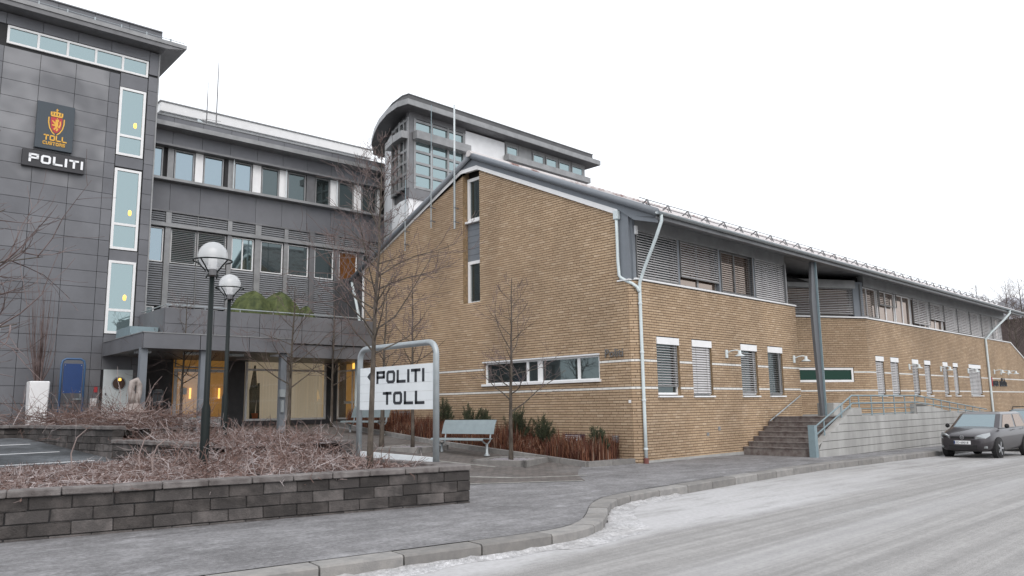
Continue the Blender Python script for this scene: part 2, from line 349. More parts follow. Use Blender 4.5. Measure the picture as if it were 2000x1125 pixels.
KERB=[(-14,10.1),(-4,8.55),(2.3,7.55),(5.29,7.07),(7.11,6.78),(7.9,6.78),(8.55,7.05),(9.2,7.5),(9.9,8.05),(10.6,8.47),(11.3,8.66),(12.5,8.78),(17.3,9.05),(22,9.08),(27,9.1),(40,9.0),(60,8.6),(90,8.0)]
def resample(pl,step):
    P=[np.array(p,float) for p in pl]; out=[P[0]]; seg=[]; L=[0]
    for a,b in zip(P,P[1:]): L.append(L[-1]+np.linalg.norm(b-a))
    n=int(L[-1]/step); res=[]
    for i in range(n+1):
        s=L[-1]*i/n; k=max(j for j in range(len(L)) if L[j]<=s+1e-9); k=min(k,len(P)-2); t=(s-L[k])/(L[k+1]-L[k]); res.append(P[k]*(1-t)+P[k+1]*t)
    return res
def smooth(pl,it=2):
    for _ in range(it):
        q=[pl[0]]
        for a,b in zip(pl,pl[1:]):
            a=np.array(a);b=np.array(b); q+=[a*.75+b*.25,a*.25+b*.75]
        pl=q+[pl[-1]]
    return pl
KS=smooth(KERB,2)
def offset(pl,d):
    out=[]
    for i,p in enumerate(pl):
        t=np.array(pl[min(i+1,len(pl)-1)])-np.array(pl[max(i-1,0)]); t/=np.linalg.norm(t); out.append(np.array(p)+d*np.array([-t[1],t[0]]))
    return out
inner=offset(KS,.3)
structure(sheet('pavement',[(p[0],p[1]) for p in inner]+[(90,40),(-14,40)],0,M['pave']))
# kerb stones, each its own stone
kerb=thing('kerb','grey granite kerb with a curved corner between pavement and road','kerb')
cut=[]; s=0; fine=resample(KS,.05); i=0
while i<len(fine)-6 and fine[i][0]<62:
    x=fine[i][0]; L=.62 if 7.4<x<11.2 else (1.02 if x<13 else 1.0)
    L*=random.uniform(.9,1.1); j=min(i+max(4,int(L/.05)),len(fine)-1)
    seg=[fine[k] for k in range(i,j+1,max(1,(j-i)//4))]
    if np.linalg.norm(seg[-1]-fine[j])>.01: seg.append(fine[j])
    out_=[p for p in seg]; inn=[]
    for k,p in enumerate(seg):
        t=seg[min(k+1,len(seg)-1)]-seg[max(k-1,0)]; t/=np.linalg.norm(t); inn.append(p+.295*np.array([-t[1],t[0]]))
    dz=random.uniform(-.006,.006); zl=low(x); zt=-.045+dz+zl; zb=-.25+zl; n=len(seg); g=.011
    def tr(a,k):  # little gap at ends
        if k==0: d=seg[1]-seg[0]; return a+d/np.linalg.norm(d)*g
        if k==n-1: d=seg[-2]-seg[-1]; return a+d/np.linalg.norm(d)*g
        return a
    o2=[tr(a,k) for k,a in enumerate(out_)]; i2=[tr(a,k) for k,a in enumerate(inn)]
    och=[a+(b-a)*.07 for a,b in zip(o2,i2)]
    rings=[[(p[0],p[1],zb) for p in o2],[(p[0],p[1],zt-.02) for p in o2],[(p[0],p[1],zt) for p in och],[(p[0],p[1],zt) for p in i2],[(p[0],p[1],zb) for p in i2]]
    mb=MB(); vs=[q for rr in rings for q in rr]; fs=[(a*n+k,a*n+k+1,(a+1)*n+k+1,(a+1)*n+k) for a in range(4) for k in range(n-1)]
    fs+=[tuple(a*n for a in range(5))[::-1],tuple(a*n+n-1 for a in range(5))]
    mb.add(vs,fs); mb.build('kerb_stone',M['kerb'],kerb)
    i=j
# snow and frost lying in the parking bay and in the gutter, uneven sheet
def snowsheet():
    mb=MB(); P=resample(KS,.14); P=[p for p in P if 2<p[0]<13]; n=len(P); K=16; vs=[];keep=[]
    for a,p in enumerate(P):
        x=p[0]
        far=(.22+.08*math.sin(x*1.7)+.05*math.sin(x*5.1)) if x<7.3 else .22+.5*math.exp(-((x-9.3)/1.1)**2)+.05*math.sin(x*4.3)
        for k in range(K+1):
            t=k/K; y=p[1]-.002-t*far
            e=1-t**2
            h=.004+.05*max(0,e)*(.35+.65*random.random())*(1 if x<13 else max(.12,1-(x-13)/5))*(.5 if t>.45 else 1)*math.exp(-t*(1.2 if x<12 else 3))
            if t==1: h=.002
            vs.append((x+random.uniform(-.03,.03),y,-.2+h))
    mb.add(vs,[(a*(K+1)+k,a*(K+1)+k+1,(a+1)*(K+1)+k+1,(a+1)*(K+1)+k) for a in range(n-1) for k in range(K)])
    o=mb.build('snow',M['snow'],smooth=True,kind='stuff'); tag(o,'thin trodden snow and frost in the parking bay along the kerb','snow')
snowsheet()
def strip(name,pts,w,dz,m):
    a=offset([np.array(p) for p in pts],w/2); b=offset([np.array(p) for p in pts],-w/2)
    return structure(sheet(name,[tuple(p) for p in a]+[tuple(p) for p in b[::-1]],dz,m))
# plaza paving with pale granite strips
structure(sheet('plaza_paving',[(9.4,12.9),(10.9,12.35),(12.75,10.95),(13.6,11.9),(14.6,12.75),(15.25,13.2),(15.1,19),(15.5,26),(17.2,28.9),(6,29.4),(6.8,26),(9.4,20)],.004,M['paver']))
M['pale']=mat('pale_granite',(.27,.265,.25),.9,var=.3,scale=6,bump=.3)
strip('granite_strip',[(9.5,14.6),(11.2,13.55),(12.9,12.2),(13.7,11.75)],.16,.009,M['pale'])
strip('granite_strip',[(9.5,12.9),(10.9,12.3),(12.7,10.98)],.14,.009,M['pale'])
strip('granite_strip',[(9.6,19.5),(11.5,17.5),(12.6,16.0),(13.2,14.2)],.14,.009,M['pale'])
# parking court with white bay lines
structure(sheet('parking_court',[(-12,17.9),(6.2,17.9),(6.2,19.5),(5.5,25.1),(4,26.5),(-12,26.5)],.004,M['park']))
for (a,b) in (((-2,23.0),(5.3,23.36)),((-2,21.1),(5.49,21.41)),((-2,19.1),(5.71,19.44))): strip('bay_line',[a,b],.1,.008,M['white'])
# ================================================================ brick police building
BX,BY=17.195,12.85
BB=thing('brick_building','yellow brick police station with pitched roof and blinds along the street','building',(BX,BY,0))
def rel(o): # children built in world coordinates: keep them there
    o.matrix_parent_inverse=Matrix.Translation((-BX,-BY,0)); return o
WBL=[]; BL=[]   # every brick: wall obj, org, ud, nd, u0,u1,z0
RH=.075; ROW0=-.225
def brick_wall(name,org,ud,nd,ivals,zlo,zhi,openings,white=(29,39)):
    org=np.array(org,float); ud=np.array(ud,float); nd=np.array(nd,float); back=MB(); my=[]; wh=[]
    k=int(math.floor((zlo-ROW0)/RH))
    while ROW0+k*RH<zhi-.02:
        z0=ROW0+k*RH; zc=z0+RH/2; iv=ivals(zc)
        for (a,b,c,d) in openings:
            if c<zc<d:
                nv=[]
                for (p,q) in iv:
                    if b<=p or a>=q: nv.append((p,q))
                    else:
                        if p<a: nv.append((p,a))
                        if q>b: nv.append((b,q))
                iv=nv
        off=.12*(k%2)+(.06 if k%5==0 else 0)
        for (p,q) in iv:
            if q-p<.01: continue
            A=org+ud*p-nd*.016; B=org+ud*q-nd*.016
            back.add([(A[0],A[1],z0),(B[0],B[1],z0),(B[0],B[1],z0+RH),(A[0],A[1],z0+RH)],[(0,1,2,3)])
            u=math.floor((p-off)/.24)*.24+off
            while u<q:
                a=max(u,p); b=min(u+.24,q)
                if b-a>.03: (wh if k in white else my).append((a+.006,b-.006,z0+.0085,z0+RH-.0085))
                u+=.24
        k+=1
    w=rel(back.build(name,M['mortar'],BB))
    for t in my: BL.append((w,org,ud,nd)+t)
    for t in wh: WBL.append((w,org,ud,nd)+t)
    return w
def brick_geo(mb,org,ud,nd,a,b,z0,z1,r=None,pr=0.0):
    p=org+ud*a+nd*pr; q=org+ud*b+nd*pr; p2=org+ud*a-nd*.022; q2=org+ud*b-nd*.022
    mb.add([(p[0],p[1],z0),(q[0],q[1],z0),(q[0],q[1],z1),(p[0],p[1],z1),(p2[0],p2[1],z0),(q2[0],q2[1],z0),(q2[0],q2[1],z1),(p2[0],p2[1],z1)],
      [(0,1,2,3),(4,5,1,0),(3,2,6,7),(4,0,3,7),(1,5,6,2)],r)
# gable wall
SLR=.4545; SLL=.43
def gable_iv(z):
    lo=13.02 if z<4.98 else 13.31; hi=26.12
    if z>6.91: lo=13.31+(z-6.91)/SLR
    if z>7.05: hi=26.12-(z-7.05)/SLL
    return [(lo,hi)] if hi>lo else []
GW=(14.12,18.98,2.22,2.97); SLOT=(19.17,20.03,5.0,9.9)
gable=brick_wall('gable_wall',(BX,0,0),(0,1,0),(-1,0,0),gable_iv,-.15,9.62,[GW,SLOT])
chamfer=brick_wall('corner_wall',(BX,13.02,0),(.7071,-.7071,0),(-.7071,-.7071,0),lambda z:[(0,.2404)],-.15,4.97,[])
FW=[(18.19,19.30),(19.98,21.06),(22.80,23.85),(24.59,25.62)]; FZ=(1.76,3.46)
front=brick_wall('front_wall',(0,BY,0),(1,0,0),(0,-1,0),lambda z:[(17.365,26.87)],-.15,4.97,[(a,b)+FZ for a,b in FW])
ex=33.12; AD=np.array([-.8866,.4625,0]); AN=np.array([-.4625,-.8866,0])
def onA(x,y):
    p=onplane(x,y,(ex,BY,0),AN); return float((p-np.array([ex,BY,0]))@AD),float(p[2])
ga,gz1=onA(1667,718); gb=onA(1562,718)[0]; gz0=onA(1667,746)[1]
gb=gb+.6
angled=brick_wall('porch_wall',(ex,BY,0),AD,AN,lambda z:[(0,7.4)],.9,4.97,[(ga,gb,gz0,gz1)])
FARW=[(33.88,34.76),(35.53,36.46),(38.13,38.92),(39.74,40.55),(42.35,43.05),(43.91,44.65),(46.52,48.6)]
pe=onY(2000,702,BY); fsl=(4.97-pe[2])/(pe[0]-55.2)
def far_iv(z):
    hi=66
    if z>0: hi=min(66,55.2+(4.97-z)/fsl)
    return [(ex,hi)]
farw=brick_wall('street_wall',(0,BY,0),(1,0,0),(0,-1,0),far_iv,-.75,4.97,[(a,b)+FZ for a,b in FARW])
# nearest bricks one by one, the rest joined per wall
BL.sort(key=lambda t: np.linalg.norm(t[1]+t[2]*(t[4]+t[5])/2+np.array([0,0,t[6]])-EYE))
cache={}
for t in BL[:300]:
    w,org,ud,nd,a,b,z0,z1=t; key=(w.name,round(b-a,3))
    if key not in cache:
        mb=MB(); brick_geo(mb,np.zeros(3),ud,nd,0,b-a,0,z1-z0); cache[key]=mb.mesh('brick',M['brick_o'])
    o=link('brick',cache[key],w); p=org+ud*a+nd*random.uniform(0,.003); o.location=(p[0],p[1],z0)
rest={}
for t in BL[300:]: rest.setdefault(t[0].name,[]).append(t)
for wn,ts in rest.items():
    mb=MB()
    for (w,org,ud,nd,a,b,z0,z1) in ts: brick_geo(mb,org,ud,nd,a,b,z0,z1,random.random(),random.uniform(0,.003))
    mb.build('bricks',M['brick'],ts[0][0],kind='stuff')
WBL.sort(key=lambda t: np.linalg.norm(t[1]+t[2]*(t[4]+t[5])/2+np.array([0,0,t[6]])-EYE))
for t in WBL[:300]:
    w,org,ud,nd,a,b,z0,z1=t; key=('w',w.name,round(b-a,3))
    if key not in cache:
        mb=MB(); brick_geo(mb,np.zeros(3),ud,nd,0,b-a,0,z1-z0); cache[key]=mb.mesh('white_brick',M['white_brick'])
    o=link('white_brick',cache[key],w); p=org+ud*a; o.location=(p[0],p[1],z0)
rest={}
for t in WBL[300:]: rest.setdefault(t[0].name,[]).append(t)
for wn,ts in rest.items():
    mb=MB()
    for (w,org,ud,nd,a,b,z0,z1) in ts: brick_geo(mb,org,ud,nd,a,b,z0,z1)
    mb.build('white_bricks',M['white_brick'],ts[0][0],kind='stuff')
# inner core so that nothing shows through
core=MB(); core.box(BX+.5,26.5,BY+.6,25.8,-.2,6.4); core.box(26.5,54.8,16.6,25.8,-.2,6.4); core.box(34.5,54.8,13.5,16.6,-.2,6.4); rel(core.build('inner_core',M['dark'],BB))
core=MB(); core.prism([(14,6.4),(19.55,9.3),(25.6,6.4)],0,BX+.5,54); rel(core.build('attic_core',M['dark'],BB))
# end reveals of the openings (brick returns)
rv=MB()
def reveal(mb,org,ud,nd,a,b,z0,z1,d=.13,bottom=True):
    org=np.array(org,float);ud=np.array(ud,float);nd=np.array(nd,float)
    def q(u,z,k): p=org+ud*u-nd*(.005+k*d); return (p[0],p[1],z)
    mb.add([q(a,z0,0),q(a,z1,0),q(a,z1,1),q(a,z0,1)],[(0,1,2,3)]); mb.add([q(b,z0,0),q(b,z1,0),q(b,z1,1),q(b,z0,1)],[(3,2,1,0)])
    mb.add([q(a,z1,0),q(b,z1,0),q(b,z1,1),q(a,z1,1)],[(0,1,2,3)])
    if bottom: mb.add([q(a,z0,0),q(b,z0,0),q(b,z0,1),q(a,z0,1)],[(3,2,1,0)])
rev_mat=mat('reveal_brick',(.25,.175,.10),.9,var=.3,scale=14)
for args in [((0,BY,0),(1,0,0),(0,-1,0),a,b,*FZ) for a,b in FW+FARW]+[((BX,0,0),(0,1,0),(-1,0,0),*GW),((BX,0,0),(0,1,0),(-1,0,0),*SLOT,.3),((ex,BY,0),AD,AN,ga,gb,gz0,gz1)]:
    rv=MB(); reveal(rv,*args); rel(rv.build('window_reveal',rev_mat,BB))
# ---- windows with outside blinds
def wframe(parent,org,ud,nd,a,b,z0,z1,bars=(),hb=(),w=.06,dep=.06,back=.1,m=None,pm=None,name='window',inset=0):
    """framed window in a wall plane: frame, pane"""
    org=np.array(org,float);ud=np.array(ud,float);nd=np.array(nd,float)
    fr=MB()
    def bx(u0,u1,c,d,front,thick):
        c0=org+ud*(u0+u1)/2-nd*(front+thick/2); fr.obox((c0[0],c0[1],(c+d)/2),ud*(u1-u0)/2,nd*thick/2,np.array([0,0,(d-c)/2]))
    bx(a,b,z0,z0+w,back,dep); bx(a,b,z1-w,z1,back,dep); bx(a,a+w,z0+w,z1-w,back,dep); bx(b-w,b,z0+w,z1-w,back,dep)
    for u in bars: bx(u-w*.6,u+w*.6,z0+w,z1-w,back+.002,dep)
    for z in hb: bx(a+w,b-w,z-w*.5,z+w*.5,back+.004,dep)
    f=fr.build(name,m or M['white'],parent)
    p=MB()
    def q(u,z): c=org+ud*u-nd*(back+dep*.6); return (c[0],c[1],z)
    p.add([q(a+w*.5,z0+w*.5),q(b-w*.5,z0+w*.5),q(b-w*.5,z1-w*.5),q(a+w*.5,z1-w*.5)],[(0,1,2,3)])
    p.build('pane',pm or M['gdark'],f)
    return f
def blind(parent,org,ud,nd,a,b,z0,z1,pitch=.072,tilt=.6,near=True,front=.045,m=None,sw=.076):
    """outside venetian blind: bottom rail and guide wires as the part, every slat its own piece"""
    org=np.array(org,float);ud=np.array(ud,float);nd=np.array(nd,float); m=m or M['blind']
    g=MB()
    for u in (a+.012,b-.012):
        c=org+ud*u-nd*front; g.obox((c[0],c[1],(z0+z1)/2),ud*.012,nd*.02,(0,0,(z1-z0)/2))
    c=org+ud*(a+b)/2-nd*front; g.obox((c[0],c[1],z0+.015),ud*(b-a-.03)/2,nd*.025,(0,0,.015))
    for t in (.22,.78):
        c2=org+ud*(a+(b-a)*t)-nd*(front-.032); g.obox((c2[0],c2[1],(z0+z1)/2),ud*.003,nd*.002,(0,0,(z1-z0)/2))
    bl=rel(g.build('blind',M['blind_dark'],parent))
    zs=[]; z=z0+.06
    while z<z1-.01: zs.append(z); z+=pitch
    dv=nd*math.cos(tilt)*sw/2-np.array([0,0,math.sin(tilt)*sw/2]); up=np.cross(ud,dv); up/=np.linalg.norm(up)
    def slat(mb,c):
        h=ud*(b-a-.05)/2; k=up*.005*(1 if up[2]>0 else -1)
        P=[c-h-dv,c+h-dv,c-h+k,c+h+k,c-h+dv,c+h+dv]; mb.add(P,[(0,1,3,2),(2,3,5,4)])
    if near:
        mb=MB(); slat(mb,np.zeros(3)); me=mb.mesh('slat',m)
        for z in zs:
            o=link('slat',me,bl); o.location=(c[0],c[1],z)
    else:
        mb=MB()
        for z in zs: slat(mb,np.array([c[0],c[1],z]))
        mb.build('slats',m,bl,kind='stuff')
    return bl
FO,FU,FN=(0,BY,0),(1,0,0),(0,-1,0)
for i,(a,b) in enumerate(FW+FARW):
    near=i<4
    f=rel(wframe(BB,FO,FU,FN,a,b,FZ[0]+.04,FZ[1]-.05,pm=M['gdark'])); hd=MB(); hd.box(a+.005,b-.005,BY-.02,BY+.1,FZ[1]-.235,FZ[1]-.035); hd.build('blind_box',M['white'],f)
    sl_=MB(); sl_.box(a-.03,b+.03,BY-.06,BY+.13,FZ[0]-.035,FZ[0]+.01); sl_.build('sill',M['white'],f)
    z0=FZ[0]+(.26 if i==0 else .06 if i in(1,3) else .1)
    blind(BB,FO,FU,FN,a+.01,b-(.07 if near else .02),z0,FZ[1]-.235,tilt=(.35,.95,.4,.1,.9,.9,.75,.9,.75,.9,.8)[i],near=near)
# upper storey: grey corner post, ribbon of blinds
up=MB(); up.box(BX+.004,BX+.3,12.93,13.31,4.99,7.1); up.box(BX+.1,17.42,BY+.03,12.95,4.99,6.9); rel(up.build('corner_post',M['grey_clad'],BB))
up=MB(); up.box(17.3,26.87,BY-.05,BY+.3,4.97,5.02); rel(up.build('ledge',M['white'],BB))
up=MB(); up.box(BX-.05,17.6,13.25,13.36,4.955,4.99); up.box(BX-.05,BX+.06,12.93,13.25,4.955,4.99); rel(up.build('ledge',M['white'],BB))
up=MB(); up.box(17.42,26.3,BY+.02,BY+.25,6.42,6.85); rel(up.build('header_board',M['zinc_light'],BB))
up=MB(); up.box(17.4,17.5,BY-.02,BY+.06,6.28,6.52); rel(up.build('blind_box_end',M['white'],BB))
U=[(17.5,19.52),(19.68,21.82),(21.98,24.02),(24.14,26.2)]
for i,(a,b) in enumerate(U):
    f=rel(wframe(BB,FO,FU,FN,a,b,5.03,6.45,bars=((a+b)/2,),back=.16,pm=M['gwarm'] if i in(1,2) else M['gdark'],m=M['zinc_light']))
    blind(BB,FO,FU,FN,a,b,(5.06,5.3,5.06,5.06)[i],6.45,tilt=(.75,.75,.25,.95)[i],near=True,front=.06)
    up=MB(); up.box(b+.02,b+.12,BY+.06,BY+.16,5.02,6.45); rel(up.build('mullion',M['grey_clad'],BB))
up=MB(); up.box(26.25,26.34,BY,BY+.5,5.0,6.5); rel(up.build('mullion',M['zinc_light'],BB))
# porch upper glazing on the angled wall
pl=MB(); c=np.array([ex,BY,0])+AD*3.6+AN*.03; pl.obox((c[0],c[1],4.995),AD*3.7,AN*.08,(0,0,.025)); rel(pl.build('ledge',M['white'],BB))
for a,b,zb in ((.5,4.0,5.12),(4.05,7.3,5.14)):
    rel(wframe(BB,(ex,BY,0),AD,AN,a,b,5.03,6.35,bars=((a+b)/2,),back=.16,pm=M['gwarm'],m=M['zinc_light'])); blind(BB,(ex,BY,0),AD,AN,a,b,zb,6.2,tilt=.6,near=True,front=.05)
pl=MB(); c=np.array([ex,BY,0])+AD*3.9-AN*.05; pl.obox((c[0],c[1],6.38),AD*3.5,AN*.1,(0,0,.17)); rel(pl.build('header_board',M['zinc_light'],BB))
pl=MB(); c=np.array([ex,BY,0])+AD*.25-AN*.1; pl.obox((c[0],c[1],5.75),AD*.25,AN*.1,(0,0,.75)); rel(pl.build('corner_post',M['grey_clad'],BB))
rel(wframe(BB,(ex,BY,0),AD,AN,ga,gb,gz0,gz1,bars=((ga+gb)/2,),w=.09,back=.03,pm=M['ggreen']))
# far ribbon
up=MB(); up.box(33.1,55.2,BY-.05,BY+.3,4.97,5.02); rel(up.build('ledge',M['white'],BB))
up=MB(); up.box(33.3,54.6,BY+.02,BY+.25,6.35,6.8); rel(up.build('header_board',M['zinc_light'],BB))
FU2=[onY(x,640,BY)[0] for x in (1686,1723,1758,1788,1821,1848,1873,1897,1919,1939,1957)]
for i in range(10):
    a,b=FU2[i]+.06,FU2[i+1]-.06
    rel(wframe(BB,FO,FU,FN,a,b,5.03,6.38,bars=((a+b)/2,),back=.16,pm=M['gwarm'],m=M['white']))
    if i!=2: blind(BB,FO,FU,FN,a,b,(5.06,5.7,0,5.15,5.5,5.06,5.08,5.06,5.06,5.06)[i],6.4,pitch=.085,sw=.088,tilt=(.3,.3,0,.9,.9,1.0,1.0,1.0,1.0,1.0)[i],near=False,front=.05)
up=MB(); up.prism([(55.2,4.97),(55.2,5.03),(66,5.03-fsl*10.8),(66,4.97-fsl*10.8)],1,BY-.05,BY+.3); rel(up.build('wall_coping',M['white'],BB))
# gable windows: horizontal band and the slot
GO,GU,GN=(BX,0,0),(0,1,0),(-1,0,0)
f=rel(wframe(BB,GO,GU,GN,*GW,bars=(16.55,17.05,14.95),w=.075,back=.06,pm=M['gdark'])); f['label']='long low white framed window in the gable'
sl_=MB(); sl_.box(BX-.08,BX+.1,GW[0]-.05,GW[1]+.08,GW[2]-.03,GW[2]+.04); sl_.box(BX-.05,BX+.08,GW[0]-.02,GW[1]+.06,GW[3]-.02,GW[3]+.02); sl_.build('sill',M['white'],f)
up=MB()
for (a,b) in ((16.42,16.62),(14.9,15.0)): up.box(BX+.07,BX+.13,a,b,GW[2]+.05,GW[3]-.05)
up.build('casement',M['white'],f)
tr=MB()   # little lit tree standing inside the window
tr.lathe([(0,.42),(.16,.1),(.04,.1),(.04,0)],(BX+.3,18.1,2.28),6); rel(tr.build('window_ornament',M['lamp_on'],BB))
for z0,z1 in ((7.9,9.45),(4.98,6.5)):
    f=rel(wframe(BB,GO,GU,GN,SLOT[0]-.1,SLOT[1]-.02,z0,z1,w=.11,back=.2,dep=.1,pm=M['gdark'])); s2=MB(); s2.box(BX+.08,BX+.3,SLOT[0]-.1,SLOT[1]-.01,z0-.07,z0); s2.build('sill',M['white'],f)
for k in range(6):
    c=MB(); c.box(BX+.22,BX+.3,SLOT[0]-.1,SLOT[1],6.5+k*.222,6.5+k*.222+.212); rel(c.build('slot_board',M['grey_clad'],BB))
c=MB(); c.box(BX+.3,BX+.4,SLOT[0]-.2,SLOT[1]+.1,4.9,9.9); rel(c.build('slot_back',M['dark'],BB))
# roof: bargeboards, white trim, ridge, tiled slopes
RY,RZ,RS=19.47,10.17,.457; XB=17.09; XE=56.0; EY=11.88; EL=27.05
def rz(y): return RZ-RS*abs(y-RY)
tm=MB(); 
tm.prism([(13.25,6.86),(13.25,7.02),(19.25,7.02+SLR*6.0),(19.21,9.60)],0,BX-.06,BX+.04)
tm.prism([(19.21,9.60),(19.25,9.75),(20.1,9.75),(20.07,9.62)],0,BX-.061,BX+.04)
tm.prism([(20.07,9.62),(20.1,9.75),(26.35,7.06),(26.3,6.94)],0,BX-.06,BX+.04)
rel(tm.build('white_trim',M['white'],BB))
bg_=MB()
bg_.prism([(EY+.05,rz(EY+.05)-.06),(EY+.05,rz(EY)-.3),(12.7,6.62),(13.25,7.02),(19.25,9.75),(RY,9.78),(RY,RZ-.06)],0,BX-.04,BX+.02)
bg_.prism([(RY,RZ-.06),(RY,9.76),(20.1,9.76),(26.4,7.04),(EL-.05,6.75),(EL,rz(EL)-.06)],0,BX-.04,BX+.02)
rel(bg_.build('bargeboard',M['grey_clad'],BB))
vg=MB(); vg.tube([(XB,EY,rz(EY)-.03),(XB,RY,RZ-.03)],.11,8); vg.tube([(XB,RY,RZ-.03),(XB,EL,rz(EL)-.03)],.09,8); rel(vg.build('verge_capping',M['grey_clad'],BB,smooth=True))
rg=MB(); rg.tube([(XB-.12,RY,RZ+.02),(XE,RY,RZ+.02)],.12,8); rel(rg.build('ridge_tiles',M['tile'],BB))
def slope(y0,y1,dz,name):
    mb=MB(); n=int((XE-XB)/.075); vs=[]
    prof=(0,.03,.042,.03)
    for i in range(n+1):
        x=XB+i*.075; h=prof[i%4]
        vs+=[(x,y0,rz(y0)+h+dz),(x,y1,rz(y1)+h+dz),(x,y0,rz(y0)-.05)]
    fs=[]
    for i in range(n): fs+=[(3*i,3*i+3,3*i+4,3*i+1),(3*i+2,3*i+5,3*i+3,3*i)]
    mb.add(vs,fs); return rel(mb.build(name,M['tile'],BB))
slope(EY,RY,0,'roof'); slope(EL,RY,0,'roof')
sf=MB(); sf.add([(XB,EY+.05,rz(EY)-.16),(XE,EY+.05,rz(EY)-.16),(XE,BY+.25,6.84),(XB+.1,BY+.25,6.84)],[(0,1,2,3)]); sf.add([(26.87,BY+.2,6.83),(33.5,BY+.2,6.83),(33.5,17,6.83),(26.87,17,6.83)],[(0,1,2,3)])
sf.box(XB+.02,XE,EY+.02,EY+.06,rz(EY)-.2,rz(EY)-.04); rel(sf.build('soffit',M['zinc'],BB))
gt=MB(); n=9; prof=[(.075*math.cos(math.pi+math.pi*i/(n-1)),.075*math.sin(math.pi+math.pi*i/(n-1))) for i in range(n)]
vs=[(x,EY-.06+a,rz(EY)-.03+b) for x in (XB-.05,XE+.1) for a,b in prof]; gt.add(vs,[(i,i+1,n+i+1,n+i) for i in range(n-1)]+[tuple(range(n)),tuple(range(n,2*n))]); rel(gt.build('gutter',M['steel'],BB,smooth=True))
# snow guards
sg=MB(); gy=EY+1.0
for dz in (.12,.24): sg.tube([(XB+.6,gy,rz(gy)+dz),(XE,gy,rz(gy)+dz)],.013,5)
sgo=rel(sg.build('snow_guard',M['zinc'],BB))
bk=MB(); bk.bar((-.07,gy-.05,rz(gy)+.02),(0,gy,rz(gy)+.25),.028); bk.bar((.07,gy-.05,rz(gy)+.02),(0,gy,rz(gy)+.25),.028); bk.bar((-.05,gy,rz(gy)+.1),(.05,gy,rz(gy)+.1),.025); bk.bar((0,gy+.22,rz(gy+.22)+.03),(0,gy,rz(gy)+.25),.03); bme=bk.mesh('bracket',M['zinc'])
x=XB+1.0
while x<XE:
    o=link('bracket',bme,sgo); o.location=(x,0,0); x+=1.05
# rain pipes
def pipe(pts,rad=.045):
    mb=MB(); mb.tube(smooth([np.array(p) for p in pts],1),rad,10); return rel(mb.build('downpipe',M['pipe'],BB,smooth=True))
px_,py_=17.41,BY-.07
pipe([(XB+.12,EY-.06,rz(EY)-.09),(XB+.12,EY-.06,rz(EY)-.32),(px_,py_-.02,4.95),(px_,py_,4.7),(px_,py_,.05)])
pipe([(BX-.07,13.28,6.75),(BX-.07,13.28,5.15),(BX-.03,13.2,5.02),(17.28,12.8,4.8),(px_-.02,py_-.0,4.62)])
hp=MB(); hp.box(BX-.14,BX-.005,13.19,13.36,6.72,6.98); rel(hp.build('rain_hopper',M['pipe'],BB,bevel=.02))
cl=MB()
for z in (.35,1.65,2.95,4.3): cl.lathe([(.05,-.03),(.062,-.02),(.062,.02),(.05,.03)],(px_,py_,z),10)
rel(cl.build('pipe_clamp',M['white_metal'],BB)); cl=MB(); cl.lathe([(.05,-.1),(.07,-.1),(.07,.06),(.045,.06)],(px_,py_,.05),10); rel(cl.build('drain_boot',mat('drain_red',(.16,.06,.05),.8),BB))
fx=49.9; pipe([(fx+1.6,EY-.06,rz(EY)-.09),(fx+1.6,EY-.06,rz(EY)-.3),(fx,BY-.07,5.0),(fx,BY-.07,4.7),(fx,BY-.07,.0)],.06)
# far left end of the gable: white corner board and its bent rain pipe
cb=MB(); cb.box(BX-.03,BX+.1,26.1,26.2,.3,7.0); rel(cb.build('corner_board',M['white'],BB))
cb=MB(); cb.box(BX+.03,50,26.0,26.12,.3,7.0); rel(cb.build('rear_wall',rev_mat,BB))
pipe([(BX-.05,26.95,6.68),(BX-.05,26.75,6.2),(BX,26.3,4.8),(BX-.04,26.55,4.45),(BX-.05,26.5,3.4),(BX-.05,26.5,.9)],.06)
# column of the porch, terrace, steps, ramp wall
col=MB(); cx,cyy=26.98,12.2
col.prism([(cx-.06,1.05),(cx+.14,1.05),(cx+.14,6.55),(cx-.06,6.55),(cx-.26,5.1),(cx-.22,3.8)],1,cyy-.05,cyy+.05); rel(col.build('porch_column',mat('column_grey',(.10,.105,.115),.5,var=.06,scale=3),BB))
col=MB(); col.box(cx+.14,cx+.17,cyy-.12,cyy+.12,1.05,6.55); rel(col.build('column_flange',M['teal_steel'],BB))
ter=thing('entrance_terrace','concrete terrace and ramp with blue grey pipe railings before the brick wall','terrace',(25,10.4,0))
def relt(o): o.matrix_parent_inverse=Matrix.Translation((-25,-10.4,0)); return o
sb=MB(); sb.box(24.75,40,10.6,12.82,.3,1.05); sb.box(26.9,33,12.82,16.2,.3,1.05); relt(sb.build('deck',M['concrete'],ter))
for k in range(7):
    s_=MB(); x0=22.6+k*.34; s_.box(x0,x0+.42 if k<6 else 24.76,10.62,12.82,-.1 if k==0 else .15*k-.03,.15*(k+1)); s_.box(x0-.025,x0+.3,10.62,12.82,.15*(k+1),.15*(k+1)+.03); relt(s_.build('step',M['step'],ter))
